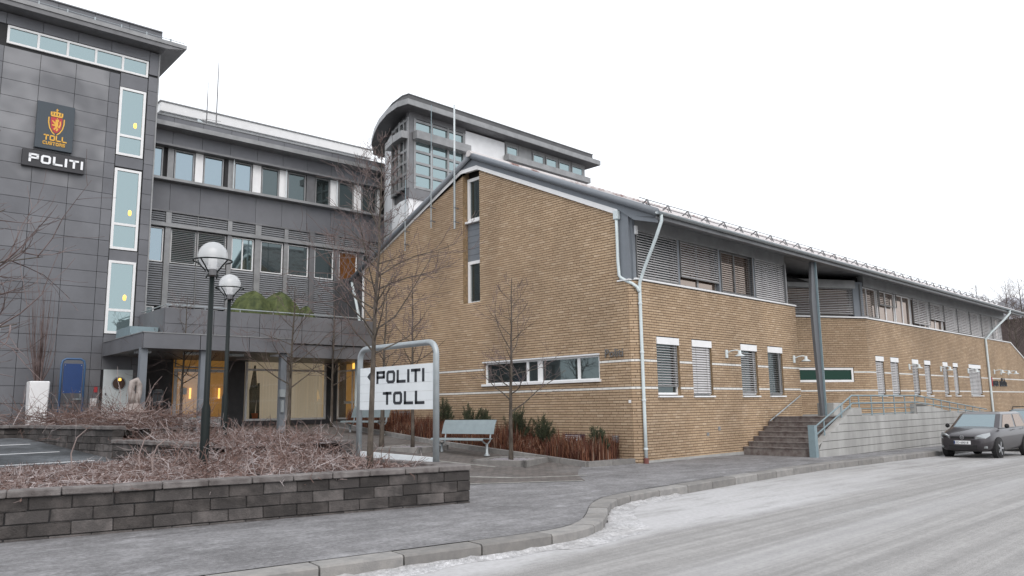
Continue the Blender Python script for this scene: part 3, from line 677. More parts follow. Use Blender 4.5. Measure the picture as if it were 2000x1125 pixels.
# low brick stair stub beside the wall is the concrete cheek
zb=[(22.62,-.2),(22.62,.28),(25.35,1.34),(25.9,1.34),(25.9,1.06),(30.9,1.06),(30.9,1.42),(31.5,1.42),(35,1.06),(40.2,.72),(40.2,-.5)]
rw=MB(); rw.prism(zb,1,10.40,10.62); rwo=relt(rw.build('ramp_wall',M['concrete'],ter))
def topz(x):
    for (x0,a),(x1,b) in zip(zb[1:-1],zb[2:-1]):
        if x0<=x<=x1 and x1>x0: return a+(b-a)*(x-x0)/(x1-x0)
    return .2
jf=MB(); jf.prism([(x+(.03 if i in(0,1) else 0),z-(.012 if 1<=i<=9 else 0)) for i,(x,z) in enumerate(zb)],1,10.394,10.401); jf.build('joint_face',mat('concrete_dark',(.09,.09,.085),.9),rwo)  # thin darker sheet behind the boards, seen as lines in their gaps
def xl(z): return 22.635 if z<.28 else 22.635+(z-.28)/.388
def xr(z): return 40.18 if z<.72 else (35+(1.06-z)*15.3 if z<1.06 else 31.5+(1.42-z)/.1029)
for k in range(7):    # cast courses, each board its own slightly proud piece, cut along the slopes
    z0=-.34+k*.24; z1=min(z0+.222,1.335)
    spans=[(xl,xr)] if z1<1.06 else [(xl,lambda z:25.895),(lambda z:30.905,xr)]
    if z0<1.06<=z1:
        q=MB(); q.prism([(25.9,z0),(30.9,z0),(30.9,1.05),(25.9,1.05)],1,10.384,10.402); q.build('cast_board',M['concrete'],rwo)
    for fl_,fr_ in spans:
        L0,L1,R0_,R1_=fl_(z0),fl_(z1),fr_(z0),fr_(z1); cuts=[]; x=max(L0,L1)+random.uniform(1.6,4)
        while x<min(R0_,R1_)-1.2: cuts.append(x); x+=random.uniform(3.2,5)
        ed=[(L0,L1)]+[(c,c) for c in cuts]+[(R0_,R1_)]
        for (a0,a1),(b0_,b1_) in zip(ed,ed[1:]):
            q=MB(); q.prism([(a0+.004,z0),(b0_-.004,z0),(b1_-.004,z1),(a1+.004,z1)],1,10.384,10.402); q.build('cast_board',M['concrete'],rwo)
blk=MB(); blk.box(27.3,28.1,11.9,12.5,1.05,1.5); tag(blk.build('concrete_block',M['concrete'],bevel=.015),'square concrete block standing on the terrace behind the column','block')
rl=MB(); yr=10.5
def railpts(h): return [(22.45,yr,.28+h*.62),(25.2,yr,1.34+h*.62-.15),(25.45,yr,1.36+h*.62-.08),(31.3,yr,1.36+h*.62-.08),(34.5,yr,1.1+h*.55),(40,yr,.75+h*.5)]
for h in (.72,.32): rl.tube(railpts(h),.026,7)
for z in (1.12,1.3): rl.tube([(25.95,yr,z),(31.0,yr,z)],.016,6)
rlo=relt(rl.build('railing',M['teal_steel'],ter,smooth=True))
for x in list(np.arange(26,31.2,1.02))+[23.3,24.6,25.3,32.2,33.1,34,35,36,37,38,39]:
    a=railpts(.72); zt=np.interp(x,[p[0] for p in a],[p[2] for p in a]); q=MB(); q.prism([(x-.035,topz(x)-.02),(x+.035,topz(x)-.02),(x+.02,zt),(x-.02,zt)],1,yr-.012,yr+.012); q.build('rail_post',M['teal_steel'],rlo)
ep=MB(); ep.box(22.42,22.6,10.4,10.6,-.1,.86); relt(ep.build('end_post',M['teal_steel'],ter))
hr=MB(); hr.tube([(24.3,BY-.09,.94),(26.6,BY-.09,1.77)],.022,7); hr.bar((24.6,BY-.09,1.03),(24.6,BY,1.0),.02); hr.bar((26.3,BY-.09,1.65),(26.3,BY,1.6),.02); rel(hr.build('wall_handrail',M['steel'],BB))
# plinth strip under the brick
pb=MB(); pb.box(17.4,22.6,BY-.03,BY+.1,-.2,.03); rel(pb.build('plinth',M['concrete'],BB))
# swan-neck wall lamps
def wall_lamp(x,z,label,group,sc=1):
    t=thing('wall_lamp',label,'lamp',(x,BY,z),0,group)
    p=MB(); p.box(-.06,.06,-.05,0,-.16,.1); p.build('back_plate',M['white_metal'],t,bevel=.01)
    p=MB(); p.tube([(0,-.05,0),(.03,-.16,.06),(.1,-.3,.08),(.16,-.36,.06)],.018,7); p.build('arm',M['white_metal'],t)
    p=MB(); p.lathe([(.03,.07),(.05,.06),(.055,-.04),(.16,-.1),(.17,-.115),(.0,-.1)],(.17,-.38,0),14); p.build('shade',M['white_metal'],t,smooth=True)
    return t
wall_lamp(21.9,3.1,'white swan-neck lamp between the two pairs of lower blinds','wall lamps')
wall_lamp(26.45,3.08,'white swan-neck lamp at the end of the front wall beside the porch column','wall lamps')
for px,l in ((1775,'between the second and third narrow windows'),(1836,'between the fourth and fifth narrow windows'),(1889,'beside the single wide window')):
    wall_lamp(onY(px,715,BY)[0],3.1,'small white swan-neck lamp on the long street wall '+l,'wall lamps')
for px,l in ((1941,'first lamp from the rain pipe'),(1954,'middle lamp'),(1968,'lamp farthest from the rain pipe')): wall_lamp(onY(px,725,BY)[0],3.15,'small white '+l+', one of three above lettering','lamps above the far lettering')
# ================================================================ lettering
G={'P':[(0,0,.24,1),(0,.78,1,1),(.76,.4,1,1),(0,.4,1,.6)],'O':'ring','L':[(0,0,.24,1),(0,0,1,.22)],'I':[(.0,0,.24,1)],'T':[(0,.78,1,1),(.38,0,.62,1)],
 'C':[(0,0,.24,1),(0,.78,1,1),(0,0,1,.22)],'U':[(0,0,.24,1),(.76,0,1,1),(0,0,1,.22)],'S':[(0,.78,1,1),(0,.4,1,.6),(0,0,1,.22),(0,.5,.24,1),(.76,0,1,.5)],'M':[(0,0,.2,1),(.8,0,1,1),(0,.78,1,1),(.4,.2,.6,1)]}
def block_text(mb,text,h,w,gap,conv):
    """upright block letters as thin solid strokes; conv(u,v,d)->xyz, d=0 face, 1 back"""
    u=0
    def slab(poly):
        n=len(poly); vs=[conv(a,b,0) for a,b in poly]+[conv(a,b,1) for a,b in poly]
        mb.add(vs,[tuple(range(n)),tuple(range(2*n-1,n-1,-1))]+[(i,n+i,n+(i+1)%n,(i+1)%n) for i in range(n)])
    for ch in text:
        if ch==' ': u+=w*.6; continue
        ww=w*.24 if ch=='I' else w
        g=G[ch]
        if g=='ring':
            c=.18; o=[(c,0),(1-c,0),(1,c),(1,1-c),(1-c,1),(c,1),(0,1-c),(0,c)]; i=[(.30,.22),(.70,.22),(.76,.28),(.76,.72),(.70,.78),(.30,.78),(.24,.72),(.24,.28)]
            for k in range(8):
                q=(k+1)%8; slab([(u+ww*o[k][0],h*o[k][1]),(u+ww*o[q][0],h*o[q][1]),(u+ww*i[q][0],h*i[q][1]),(u+ww*i[k][0],h*i[k][1])])
        else:
            for k,(a,b,c,d) in enumerate(g):
                if ch=='I': a,c=0,1
                e=k*.0008
                slab([(u+ww*a,h*b),(u+ww*c,h*b),(u+ww*c,h*d),(u+ww*a,h*d)])
        u+=ww+gap
    return u-gap
def text_mesh(body,size,m,name,parent,matrix,extrude=.01,bold=.0):
    cu=bpy.data.curves.new('t','FONT'); cu.body=body; cu.size=size; cu.extrude=extrude; cu.offset=bold; cu.resolution_u=2
    ob=bpy.data.objects.new('t',cu); COL.objects.link(ob); dg=bpy.context.evaluated_depsgraph_get(); dg.update()
    me=bpy.data.meshes.new_from_object(ob.evaluated_get(dg)); bpy.data.objects.remove(ob); me.name=name; me.materials.clear(); me.materials.append(m)
    o=link(name,me,parent); o.matrix_basis=matrix; return o
# ================================================================ grey middle building and tower, axes turned by A3
ROT=Matrix.Rotation(A3,4,'Z')
def turned(name,label,cat,s0,t0,z=.9):
    o=thing(name,label,cat); p=ROT@Vector((s0,t0,z)); o.location=p; o.rotation_euler=(0,0,A3); o['_inv']=(s0,t0,z); return o
def P3(mb,name,m,par,top,**k):
    o=mb.build(name,m,par,**k)
    if par is top: o.matrix_parent_inverse=Matrix.Translation((-top['_inv'][0],-top['_inv'][1],-top['_inv'][2]))
    return o
MBd=turned('office_building','dark grey metal clad office block with a glazed ground floor behind a canopy','building',13,30)
def mb3(name,m,boxes,par=None,**k):
    b=MB()
    for q in boxes: b.box(*q)
    return P3(b,name,m,par or MBd,MBd,**k)
T=30.0
mb3('wall',M['joint'],[(8.0,18.9,T+.8,T+10,.5,3.75),(8.0,18.9,T+.12,T+10,3.75,12.3)])
def panels(par,xs,z0,z1,t,m,name='panel',g=.012,th=.1):
    for a,b in zip(xs,xs[1:]): mb3(name,m,[(a+g/2,b-g/2,t,t+th,z0,z1)],par)
xs=[8.0+1.12*i for i in range(10)]+[18.75]
panels(None,xs,12.36,12.72,T-.05,M['panel']); mb3('roof_edge',M['zinc_light'],[(8.0,18.85,T-.08,T+.2,12.72,12.76)])
mb3('eave',M['zinc_light'],[(8.0,18.85,T-.55,T+.1,12.17,12.345)]); panels(None,xs,11.6,12.165,T,M['panel'])
mb3('ledge',M['zinc'],[(8.0,18.8,T-.28,T+.1,11.5,11.58)]); mb3('ledge',M['zinc_light'],[(8.0,18.8,T-.35,T+.1,10.14,10.24)])
panels(None,xs,9.06,10.13,T-.02,M['panel'])
mb3('ledge',M['zinc'],[(8.0,18.8,T-.06,T+.1,8.98,9.05)]); mb3('ledge',M['zinc_light'],[(8.0,18.8,T-.16,T+.1,8.40,8.53)])
def win(par,inv,a,b,z0,z1,t,pm,fm,name='window',w=.05,hb=(),bars=()):
    f=MB(); f.box(a,b,t,t+.07,z0,z0+w); f.box(a,b,t,t+.07,z1-w,z1); f.box(a,a+w,t,t+.07,z0+w,z1-w); f.box(b-w,b,t,t+.07,z0+w,z1-w)
    for z in hb: f.box(a+w,b-w,t+.002,t+.07,z-w/2,z+w/2)
    for x in bars: f.box(x-w/2,x+w/2,t+.003,t+.07,z0+w,z1-w)
    fo=P3(f,name,fm,par,par); p=MB(); p.add([(a+.01,t+.045,z0+.01),(b-.01,t+.045,z0+.01),(b-.01,t+.045,z1-.01),(a+.01,t+.045,z1-.01)],[(0,1,2,3)]); p.build('pane',pm,fo); return fo
def S(px,py,D=30): return onM(px,py,D)[0]
W3=[(300,320,'b'),(342,381,'b'),(399,438,'b'),(459,493,'w'),(512,546,'d'),(563,598,'d'),(616.7,645,'d'),(662,691,'d'),(707,736,'d')]
for i,(a,b,k) in enumerate(W3):
    y=300+(a-330)*.19
    win(MBd,0,S(a,y),S(b,y),10.27,11.48,T+.02,{'b':M['gblue'],'w':M['gblue'],'d':M['gdark']}[k],M['zinc_light'])
for (a,b,m) in ((328,341,'zinc_light'),(382,398,'white'),(439,446,'joint'),(446,458,'zinc_light'),(494,511,'white'),(546,562,'white'),(599,616,'zinc'),(645.5,661,'white'),(691.5,706,'white'),(737,742,'white')):
    y=300+(a-330)*.19; mb3('window_panel',M[m],[(S(a,y)+.01,S(b,y)-.01,T+.0,T+.1,10.25,11.49)])
for px in (455,558,657): 
    s_=S(px,330); mb3('guide_rail',M['white_metal'],[(s_-.015,s_+.015,T-.12,T-.09,10.24,11.5)])
def louvre(a,b,z0,z1,t=T,pitch=.085):
    l=MB(); z=z0
    while z<z1-.02: 
        l.add([(a,t-.03,z),(b,t-.03,z),(b,t+.02,z+pitch*.86),(a,t+.02,z+pitch*.86),(a,t+.03,z),(b,t+.03,z)],[(0,1,2,3),(4,5,1,0)]); z+=pitch
    P3(l,'louvre',M['louvre'],MBd,MBd,kind='stuff')
W2=[(291,319,'b'),(333,383,'s'),(385,441,'s'),(452,495,'c'),(509,552,'d'),(562,602,'d'),(614,651,'d'),(662,697,'o'),(708,735,'d')]
edges=[]
for i,(a,b,k) in enumerate(W2):
    y=480+(a-330)*.13; sa,sb_=S(a,y),S(b,y); edges.append((sa,sb_))
    fo=win(MBd,0,sa,sb_,7.06,8.36,T+.02,{'b':M['gblue'],'s':M['gsky'],'c':M['gsky'],'d':M['gdark'],'o':M['gamber']}[k],M['white'],w=.04,bars=((sa+sb_)/2,) if k in 'c' else ())
    if k=='s':
        bl=MB(); z=7.12
        while z<8.34: bl.add([(sa+.03,T-.04,z),(sb_-.03,T-.04,z),(sb_-.03,T-.0,z+.035),(sa+.03,T-.0,z+.035)],[(0,1,2,3)]); z+=.07
        P3(bl,'blind',M['blind_dark'],MBd,MBd,kind='stuff')
for i,(sa,sb_) in enumerate(edges):
    nx=edges[i+1][0] if i+1<len(edges) else 18.7
    mb3('pilaster',M['zinc_light'] if i<5 else M['zinc'],[(sb_+.03,nx-.03,T-.06,T+.1,4.4,8.97)])
    louvre(sa-.02,sb_+.02,8.55,8.96); louvre(sa-.02,sb_+.02,5.42,7.03)
    win(MBd,0,sa,sb_-.2,4.6,5.38,T+.03,M['gdark'],M['white'],w=.05)
# ground floor
mb3('entrance_wall',mat('dark_render',(.075,.075,.08),.8,var=.15,scale=3),[(8.0,9.58,T,T+.15,.7,4.2),(11.62,12.3,T,T+.15,.7,4.2),(15.82,18.0,T,T+.15,.7,4.2),(9.58,11.62,T,T+.15,3.68,4.2),(12.3,15.82,T,T+.15,3.62,4.2),(12.3,15.82,T,T+.15,.7,1.12)])
mb3('room_back',M['interior'],[(12.2,16,T+.55,T+.6,1,3.8)]); mb3('hall_back',M['wood_lit'],[(9.5,11.7,T+.5,T+.55,.9,3.8)])
for i in range(26):   # vertical blind strips in the big window
    a=12.42+i*.13; mb3('vertical_blind',M['beige'],[(a,a+.122,T+.3+random.uniform(0,.012),T+.315,1.16,3.56)])
win(MBd,0,12.32,14.05,1.12,3.62,T-.05,M['gclear'],M['white'],w=.08,hb=(3.12,)); win(MBd,0,14.05,15.8,1.12,3.62,T-.05,M['gclear'],M['white'],w=.08,hb=(3.12,))
cac=MB(); cac.tube([(12.72,T+.2,1.2),(12.74,T+.2,2.3),(12.78,T+.2,3.3)],[.1,.16,.03],7); cac.tube([(12.95,T+.2,1.2),(12.95,T+.2,2.6)],[.07,.05],6); P3(cac,'indoor_cactus',mat('cactus',(.03,.05,.03),.8),MBd,MBd)
pt=MB(); pt.lathe([(.13,0),(.17,.3),(0,.3)],(12.8,T+.2,1.12),10); P3(pt,'plant_pot',mat('terracotta',(.3,.09,.03),.8),MBd,MBd)
d1=win(MBd,0,9.62,10.66,.92,3.1,T-.02,M['gclear'],M['white'],name='door',w=.11); d2=win(MBd,0,10.68,11.58,.92,3.1,T-.02,M['gclear'],M['white'],name='door',w=.11)
for d,a,b in ((d1,9.62,10.66),(d2,10.68,11.58)):
    k=MB(); k.box(a+.1,b-.1,T-.015,T+.04,1.02,1.3); k.build('kick_panel',M['white'],d); k=MB(); k.box(b-.09,b-.05,T-.07,T-.02,1.9,2.1); k.build('handle',M['steel'],d)
win(MBd,0,9.62,11.58,3.14,3.66,T-.02,M['gclear'],M['zinc_light'],name='transom',bars=(10.67,))
k=MB(); k.box(9.85,10.1,T-.0,T+.01,2.15,2.4); P3(k,'door_notice',M['white'],MBd,MBd)
for s_ in (10.2,11.3): mb3('hall_lamp',M['lamp_on'],[(s_+.12,s_+.18,T+.35,T+.4,2.0,2.4)])
# link wall running forward to the brick gable
lk=MB(); lx=17.62; 
for q in ((lx,lx+.2,26.1,26.55,.6,4.2),(lx,lx+.2,28.65,29.3,.6,4.2),(lx,lx+.2,26.55,28.65,.6,1.12),(lx,lx+.2,26.55,28.65,3.62,4.2),(lx+.01,lx+5,26.2,29.5,4.2,7.0)): lk.box(*q)
lk=lk.build('link_wall',mat('dark_render',(.075,.075,.08)),MBd); lk.matrix_parent_inverse=(ROT@Matrix.Translation((13,30,.9))).inverted()
q=MB(); 
for (a,b,c,d) in ((26.55,28.65,1.12,1.18),(26.55,28.65,3.56,3.62),(26.55,28.65,3.06,3.12),(26.55,26.61,1.18,3.56),(28.59,28.65,1.18,3.56),(27.5,27.55,1.18,3.06)): q.box(lx-.01,lx+.05,a,b,c,d)
wf=q.build('window',M['white'],lk); q=MB(); q.add([(lx+.03,26.56,1.13),(lx+.03,28.64,1.13),(lx+.03,28.64,3.6),(lx+.03,26.56,3.6)],[(0,1,2,3)]); q.build('pane',M['gclear'],wf)
q=MB(); q.box(lx+.7,lx+.75,26.2,29.2,.9,3.9); q.build('room_back',M['amber_room'],lk); q=MB(); q.box(lx+.4,lx+.5,27.75,28.15,3.2,3.42); q.build('room_lamp',M['lamp_on'],lk)
q=MB(); q.lathe([(0,.55),(.12,.1),(.02,.1),(.02,0)],(lx+.35,26.95,1.9),6); q.build('window_star',M['lamp_on'],lk); q=MB(); q.box(lx+.3,lx+.6,26.3,28.6,1.75,1.85); q.build('window_shelf',M['white'],lk)
# canopy with columns, balcony parapet on top
CAN=turned('entrance_canopy','flat grey metal canopy on square columns over the entrance doors','canopy',9,24.5)
def cb3(name,m,boxes,par=None,**k):
    b=MB()
    for q in boxes: b.box(*q)
    return P3(b,name,m,par or CAN,CAN,**k)
cb3('deck',M['zinc'],[(6.95,11.6,24.46,28.95,3.43,3.84),(11.6,17.3,26.35,T-.02,3.43,3.84),(8.3,11.6,28.95,T-.02,3.43,3.84)])
for a,b in ((6.9,8.55),(8.56,10.1),(10.11,11.62)): cb3('fascia_panel',M['panel'],[(a,b-.012,24.38,24.46,3.4,3.86)])
for i in range(4): cb3('fascia_panel',M['panel'],[(6.88,6.95,24.47+i*1.12,24.47+i*1.12+1.108,3.4,3.86)])
for i in range(4): cb3('fascia_panel',M['panel'],[(11.65+i*1.4,11.65+i*1.4+1.388,26.28,26.35,3.4,3.86)])
cb3('flashing',M['zinc_light'],[(6.86,11.64,24.36,24.5,3.86,3.885),(6.86,6.99,24.5,28.9,3.86,3.885)])
for px in (279,397,553):
    s_=S(px,720,24.6); cb3('column',M['grey_clad'],[(s_-.1,s_+.1,24.55,24.75,.75,3.43)])
for s_ in (7.4,8.9,10.4): cb3('ceiling_lamp',M['white_metal'],[(s_-.2,s_+.2,26,26.4,3.36,3.43)])
BAL=[(8.02,9.6),(9.61,11.2),(11.21,12.8),(12.81,14.4),(14.41,16.0),(16.01,17.3)]
for a,b in BAL:
    cb3('balcony_panel',M['panel'],[(a,b-.012,26.2,26.28,3.9,4.36)]); cb3('balcony_panel',M['panel'],[(a,b-.012,26.2,26.28,4.372,4.88)])
for i in range(3): cb3('balcony_panel',M['panel'],[(8.0,8.08,26.29+i*.9,26.29+i*.9+.888,3.9,4.88)])
cb3('balcony_core',M['joint'],[(8.1,17.3,26.27,26.34,3.86,4.86)])
cb3('roof_box',M['teal_steel'],[(7.1,7.95,26.6,28.2,3.86,4.25)])
hr=MB(); hr.tube([(8.05,28.9,4.98),(8.05,26.24,4.98),(17.3,26.24,4.98)],.022,6)
for s_ in np.arange(8.1,17.3,1.2): hr.bar((s_,26.24,4.85),(s_,26.24,4.98),.02)
P3(hr,'handrail',M['steel'],CAN,CAN)
ic=MB(); s_=S(548,780,24.6); ic.box(s_-.1,s_+.08,24.42,24.54,1.95,2.2); ic.box(s_-.03,s_+.06,24.46,24.54,1.45,1.85); P3(ic,'intercom',M['steel'],CAN,CAN)
def tarp(px,pz,w,h,label):
    s0,_=onM(px,600,27.4); t=thing('tarp_cover',label,'tarpaulin',tuple(ROT@Vector((s0,27.4,3.9))),A3,'tarpaulins on the balcony')
    mb=MB(); n=20; prof=[(1.0,0),(.98,.3),(.86,.62),(.62,.84),(.3,.96),(.02,1.0)]; vs=[]
    for k,(r,z) in enumerate(prof):
        for j in range(n):
            q=2*math.pi*j/n; f=1+(.11 if j%2 else -.05)*(1-z**2)+.05*math.sin(3*q+px)+random.uniform(-.03,.03); vs.append((r*f*w*math.cos(q),r*f*.7*math.sin(q),z*h*(1+.04*math.sin(3*q))))
    mb.add(vs,[(i*n+j,i*n+(j+1)%n,(i+1)*n+(j+1)%n,(i+1)*n+j) for i in range(len(prof)-1) for j in range(n)]); mb.build('cover',M['tarp'],t,smooth=False)
    st=MB(); st.tube([(w*1.03*math.cos(q),.72*math.sin(q),.25) for q in np.linspace(0,6.28,24)],.012,5); st.build('tie_rope',M['zinc'],t)
tarp(496,0,.95,1.9,'tall olive green tarpaulin hump behind the balcony rail beside the lamp globe'); tarp(548,0,.92,1.95,'peaked olive green tarpaulin hump with folds, middle of the balcony'); tarp(598,0,.45,1.5,'small low olive tarpaulin bundle at the end of the balcony covers')
# penthouse and antennas
PH=turned('roof_penthouse','long white plant room box on the flat roof of the grey office block','building',15,35,12)
b=MB(); b.box(10.15,20.6,35,39,12.3,14.75); P3(b,'wall',M['stucco'],PH,PH); b=MB(); b.box(10.0,20.75,34.85,39.1,14.75,15.17); P3(b,'parapet',M['white'],PH,PH); b=MB(); b.box(9.95,20.8,34.8,39.2,15.17,15.22); P3(b,'coping',M['zinc_light'],PH,PH)
def mast(px,ytop,ybase,D,label,dish=False):
    s0,zt=onM(px,ytop,D); _,zb=onM(px,ybase,D); t=thing('antenna_mast',label,'antenna',tuple(ROT@Vector((s0,D,12.3))),A3,'roof antennas')
    m=MB(); m.tube([(0,0,0),(0,0,zt-12.3-.9),(0,0,zt-12.3)],[.03,.02,.008],6); m.build('mast',M['zinc'],t)
    a=MB()
    for k in range(3): a.bar((-.18,0,.9+k*.3),(.2,0,.95+k*.3),.012)
    a.build('dipoles',M['zinc'],t)
mast(407,160,245,31.5,'shorter thin whip antenna on the office roof'); mast(428,112,248,32.2,'tallest thin whip antenna with a thick joint on the office roof')
s0,z0=onM(392,235,31.2); dsh=thing('satellite_dish','small pale satellite dish at the roof edge beside the antennas','dish',tuple(ROT@Vector((s0,31.2,12.3))),A3)
m=MB(); m.lathe([(.0,.0),(.15,.03),(.28,.1)],(0,0,0),14); o=m.build('reflector',M['white_metal'],dsh); o.rotation_euler=(1.1,0,.6); o.location=(0,0,.75); m=MB(); m.tube([(0,0,0),(0,0,.75)],.025,6); m.build('pole',M['zinc'],dsh)
# ================================================================ stair tower with the two signs
TW=turned('stair_tower','tall dark grey panelled tower with a column of white framed windows','tower',5,29)
TT=29.0
def tb(name,m,boxes,par=None,**k):
    b=MB()
    for q in boxes: b.box(*q)
    return P3(b,name,m,par or TW,TW,**k)
tb('wall',M['joint'],[(1.2,8.19,TT+.08,TT+5,.3,14.7)])
zj=onM(3.9,215.7,29)[1]; RHp=.556; base=zj-math.floor((zj-.4)/RHp)*RHp
cols=[(1.25,2.31),(2.31,3.37),(3.37,4.43),(4.43,5.5),(5.5,6.56),(6.56,6.9)]
DOOR=(6.95,7.92,.85,3.0)
z=base
wallo=tb('cladding',M['joint'],[(1.25,8.18,TT+.05,TT+.09,.35,14.6)])
while z<13.5:
    z1=min(z+RHp,13.58)
    for (a,b) in cols:
        fr=(3.2<a<6 and 8.9<z<13.3)
        if a<6.99 and b>6.95 and z<3: pass
        tb('panel',M['panel_frost'] if fr else M['panel'],[(a+.007,b-.007,TT,TT+.05,z+.007,z1-.007)],wallo)
    tb('panel',M['panel'],[(7.86,8.17,TT+.001,TT+.05,z+.2,z1+.186)],wallo)
    if 3.0<z1<4.2: tb('panel',M['panel'],[(6.907,7.853,TT,TT+.05,z+.007,z1-.007)],wallo)
    z+=RHp
tb('edge_trim',M['zinc_light'],[(8.17,8.215,TT-.02,TT+.1,.6,14.65)])
for a,b in cols[1:5]+[(6.56,7.85)]: tb('panel',M['panel'],[(a+.007,b-.007,TT,TT+.05,14.3,14.68)],wallo)
def tw(a,b,z0,z1,hb=(),bars=(),pm=None,w=.085): return win(TW,0,a,b,z0,z1,TT-.02,pm or M['gsky'],M['white'],w=w,hb=hb,bars=bars)
tw(3.42,7.82,13.64,14.26,bars=(4.32,5.2,6.08,6.96),w=.07)
for k,(z0,z1,h) in enumerate(((10.55,13.06,11.28),(7.15,10.06,8.05),(4.2,6.74,5.02))):
    tw(6.92,7.8,z0,z1,hb=(h,)); tb('sill_panel',M['panel'],[(6.92,7.83,TT+.005,TT+.05,z0-.42,z0-.03)],wallo)
    if k==0: tb('sill_panel',M['panel'],[(6.92,7.83,TT+.005,TT+.05,13.09,13.6)],wallo)
    lm=MB(); lm.lathe([(.0,.11),(.05,.08),(.06,0),(.05,-.08),(0,-.11)],(7.5,TT+.03,h+.45),10); P3(lm,'stair_lamp',M['lamp_on'],TW,TW)
tb('eave',M['zinc_light'],[(1.2,8.95,TT-.62,TT+5.5,14.86,15.0)]); e=MB(); e.prism([(1.2,14.7),(8.25,14.7),(8.93,14.84),(8.93,14.87),(1.2,14.87)],1,TT-.58,TT+5.4); P3(e,'eave_soffit',M['zinc'],TW,TW)
for i in range(6): a=1.4+i*1.14; tb('parapet_panel',M['panel'],[(a,a+1.128,TT-.05,TT+.05,15.0,15.5)])
tb('parapet_cap',M['zinc'],[(1.2,8.22,TT-.1,TT+4.9,15.5,15.54)]); g=MB()
for z_ in (15.07,15.14): g.tube([(1.3,TT-.45,z_),(8.9,TT-.45,z_)],.012,5)
go=P3(g,'snow_rail',M['steel'],TW,TW)
for i in range(9): tb('rail_bracket',M['steel'],[(1.6+i*.85,1.64+i*.85,TT-.48,TT-.4,15.0,15.18)],go)
tb('panel',M['panel'],[(7.86,8.17,TT+.001,TT+.05,13.8,14.66)],wallo)
# door with porthole under the canopy
d=tb('porthole_door',M['white_metal'],[(6.98,7.9,TT-.05,TT-.005,.9,2.97)]); r_=MB(); n=24; cxx,czz=7.47,2.5
vs=[(cxx+.2*math.cos(6.2832*i/n),TT-.062,czz+.2*math.sin(6.2832*i/n)) for i in range(n)]+[(cxx+.235*math.cos(6.2832*i/n),TT-.058,czz+.235*math.sin(6.2832*i/n)) for i in range(n)]
r_.add(vs,[(i,(i+1)%n,n+(i+1)%n,n+i) for i in range(n)]); r_.build('porthole_ring',M['steel'],d); r_=MB(); r_.add(vs[:n],[tuple(range(n))]); r_.build('porthole_pane',mat('porthole',(.05,.018,.006),.25),d)
r_=MB(); r_.lathe([(0,.06),(.045,.04),(.05,-.03),(0,-.05)],(cxx+.02,TT-.07,czz+.13),8); r_.build('porthole_lamp',M['lamp_on'],d); r_=MB(); r_.box(7.05,7.09,TT-.08,TT-.05,2.1,2.18); r_.build('lock',M['zinc'],d)
tb('notice_plate',M['white'],[(6.62,6.82,TT-.03,TT,1.75,2.0)]); tb('alarm_box',M['red'],[(6.72,6.82,TT-.04,TT,2.2,2.38)]); tb('tap_bracket',M['steel'],[(6.1,6.35,TT-.05,TT,1.95,2.0),(6.28,6.31,TT-.12,TT,2.0,2.15)])
# signs on the tower
SG=turned('customs_sign','square dark blue grey customs sign with a red and gold lion crest on the tower','sign',4.97,28.9,10.25)
b=MB(); b.box(4.42,5.53,TT-.14,TT-.01,10.25,11.86); P3(b,'board',M['sign_dark'],SG,SG,bevel=.01)
ft=TT-.145
def flat(poly,y): 
    m=MB(); n=len(poly); m.add([(a,y,z) for a,z in poly]+[(a,y+.012,z) for a,z in poly],[tuple(range(n))]+[(i,n+i,n+(i+1)%n,(i+1)%n) for i in range(n)]); return m
cx0=5.0
sh=[(-.17,11.38),(.17,11.38),(.175,11.2),(.15,11.02),(.09,10.9),(0,10.83),(-.09,10.9),(-.15,11.02),(-.175,11.2)]
P3(flat([(cx0+a,z) for a,z in sh],ft-.004),'shield',M['red'],SG,SG)
for sg_ in (-1,1):   # gold side brackets
    p=[(.21,11.36),(.245,11.36),(.245,11.18),(.2,10.98),(.12,10.84),(.03,10.76),(.03,10.8),(.1,10.87),(.17,11.0),(.21,11.18)]
    P3(flat([(cx0+sg_*a,z) for a,z in (p if sg_<0 else p[::-1])],ft-.005),'shield_bracket',M['gold'],SG,SG)
lion=[[(-.03,11.3),(.05,11.33),(.08,11.27),(.04,11.22),(-.02,11.23)],[(-.03,11.24),(.05,11.23),(.06,11.1),(.03,11.02),(-.02,11.02),(-.05,11.12)],[(-.02,11.2),(-.12,11.27),(-.13,11.24),(-.05,11.14)],[(-.04,11.13),(-.13,11.12),(-.12,11.08),(-.03,11.07)],[(-.02,11.04),(-.08,10.97),(-.05,10.93),(.01,11.0)],[(.02,11.04),(.07,10.98),(.03,10.9),(.0,10.92)],[(.05,11.05),(.1,11.15),(.09,11.25),(.13,11.28),(.14,11.14),(.1,11.02)],[(.0,11.35),(.02,11.38),(.04,11.34)]]
lm=MB()
for poly in lion:
    n=len(poly); lm.add([(cx0+a,ft-.012,z) for a,z in poly]+[(cx0+a,ft,z) for a,z in poly],[tuple(range(n))]+[(i,n+i,n+(i+1)%n,(i+1)%n) for i in range(n)])
P3(lm,'lion',M['gold'],SG,SG)
cr=MB()
for k in range(5): a=cx0-.16+k*.08; cr.box(a-.025,a+.025,ft-.01,ft,11.44,11.56+(.04 if k==2 else 0))
cr.box(cx0-.17,cx0+.17,ft-.01,ft,11.4,11.45); cr.box(cx0-.12,cx0+.12,ft-.011,ft,11.53,11.57); cr.box(cx0-.012,cx0+.012,ft-.01,ft,11.57,11.69); cr.box(cx0-.04,cx0+.04,ft-.012,ft,11.63,11.655); P3(cr,'crown',M['gold'],SG,SG)
def face_text(text,h,w,gap,s0,z0,y,m,name,par,top):
    mb=MB(); block_text(mb,text,h,w,gap,lambda u,v,d:(s0+u,y+d*.015,z0+v)); return P3(mb,name,m,par,top)
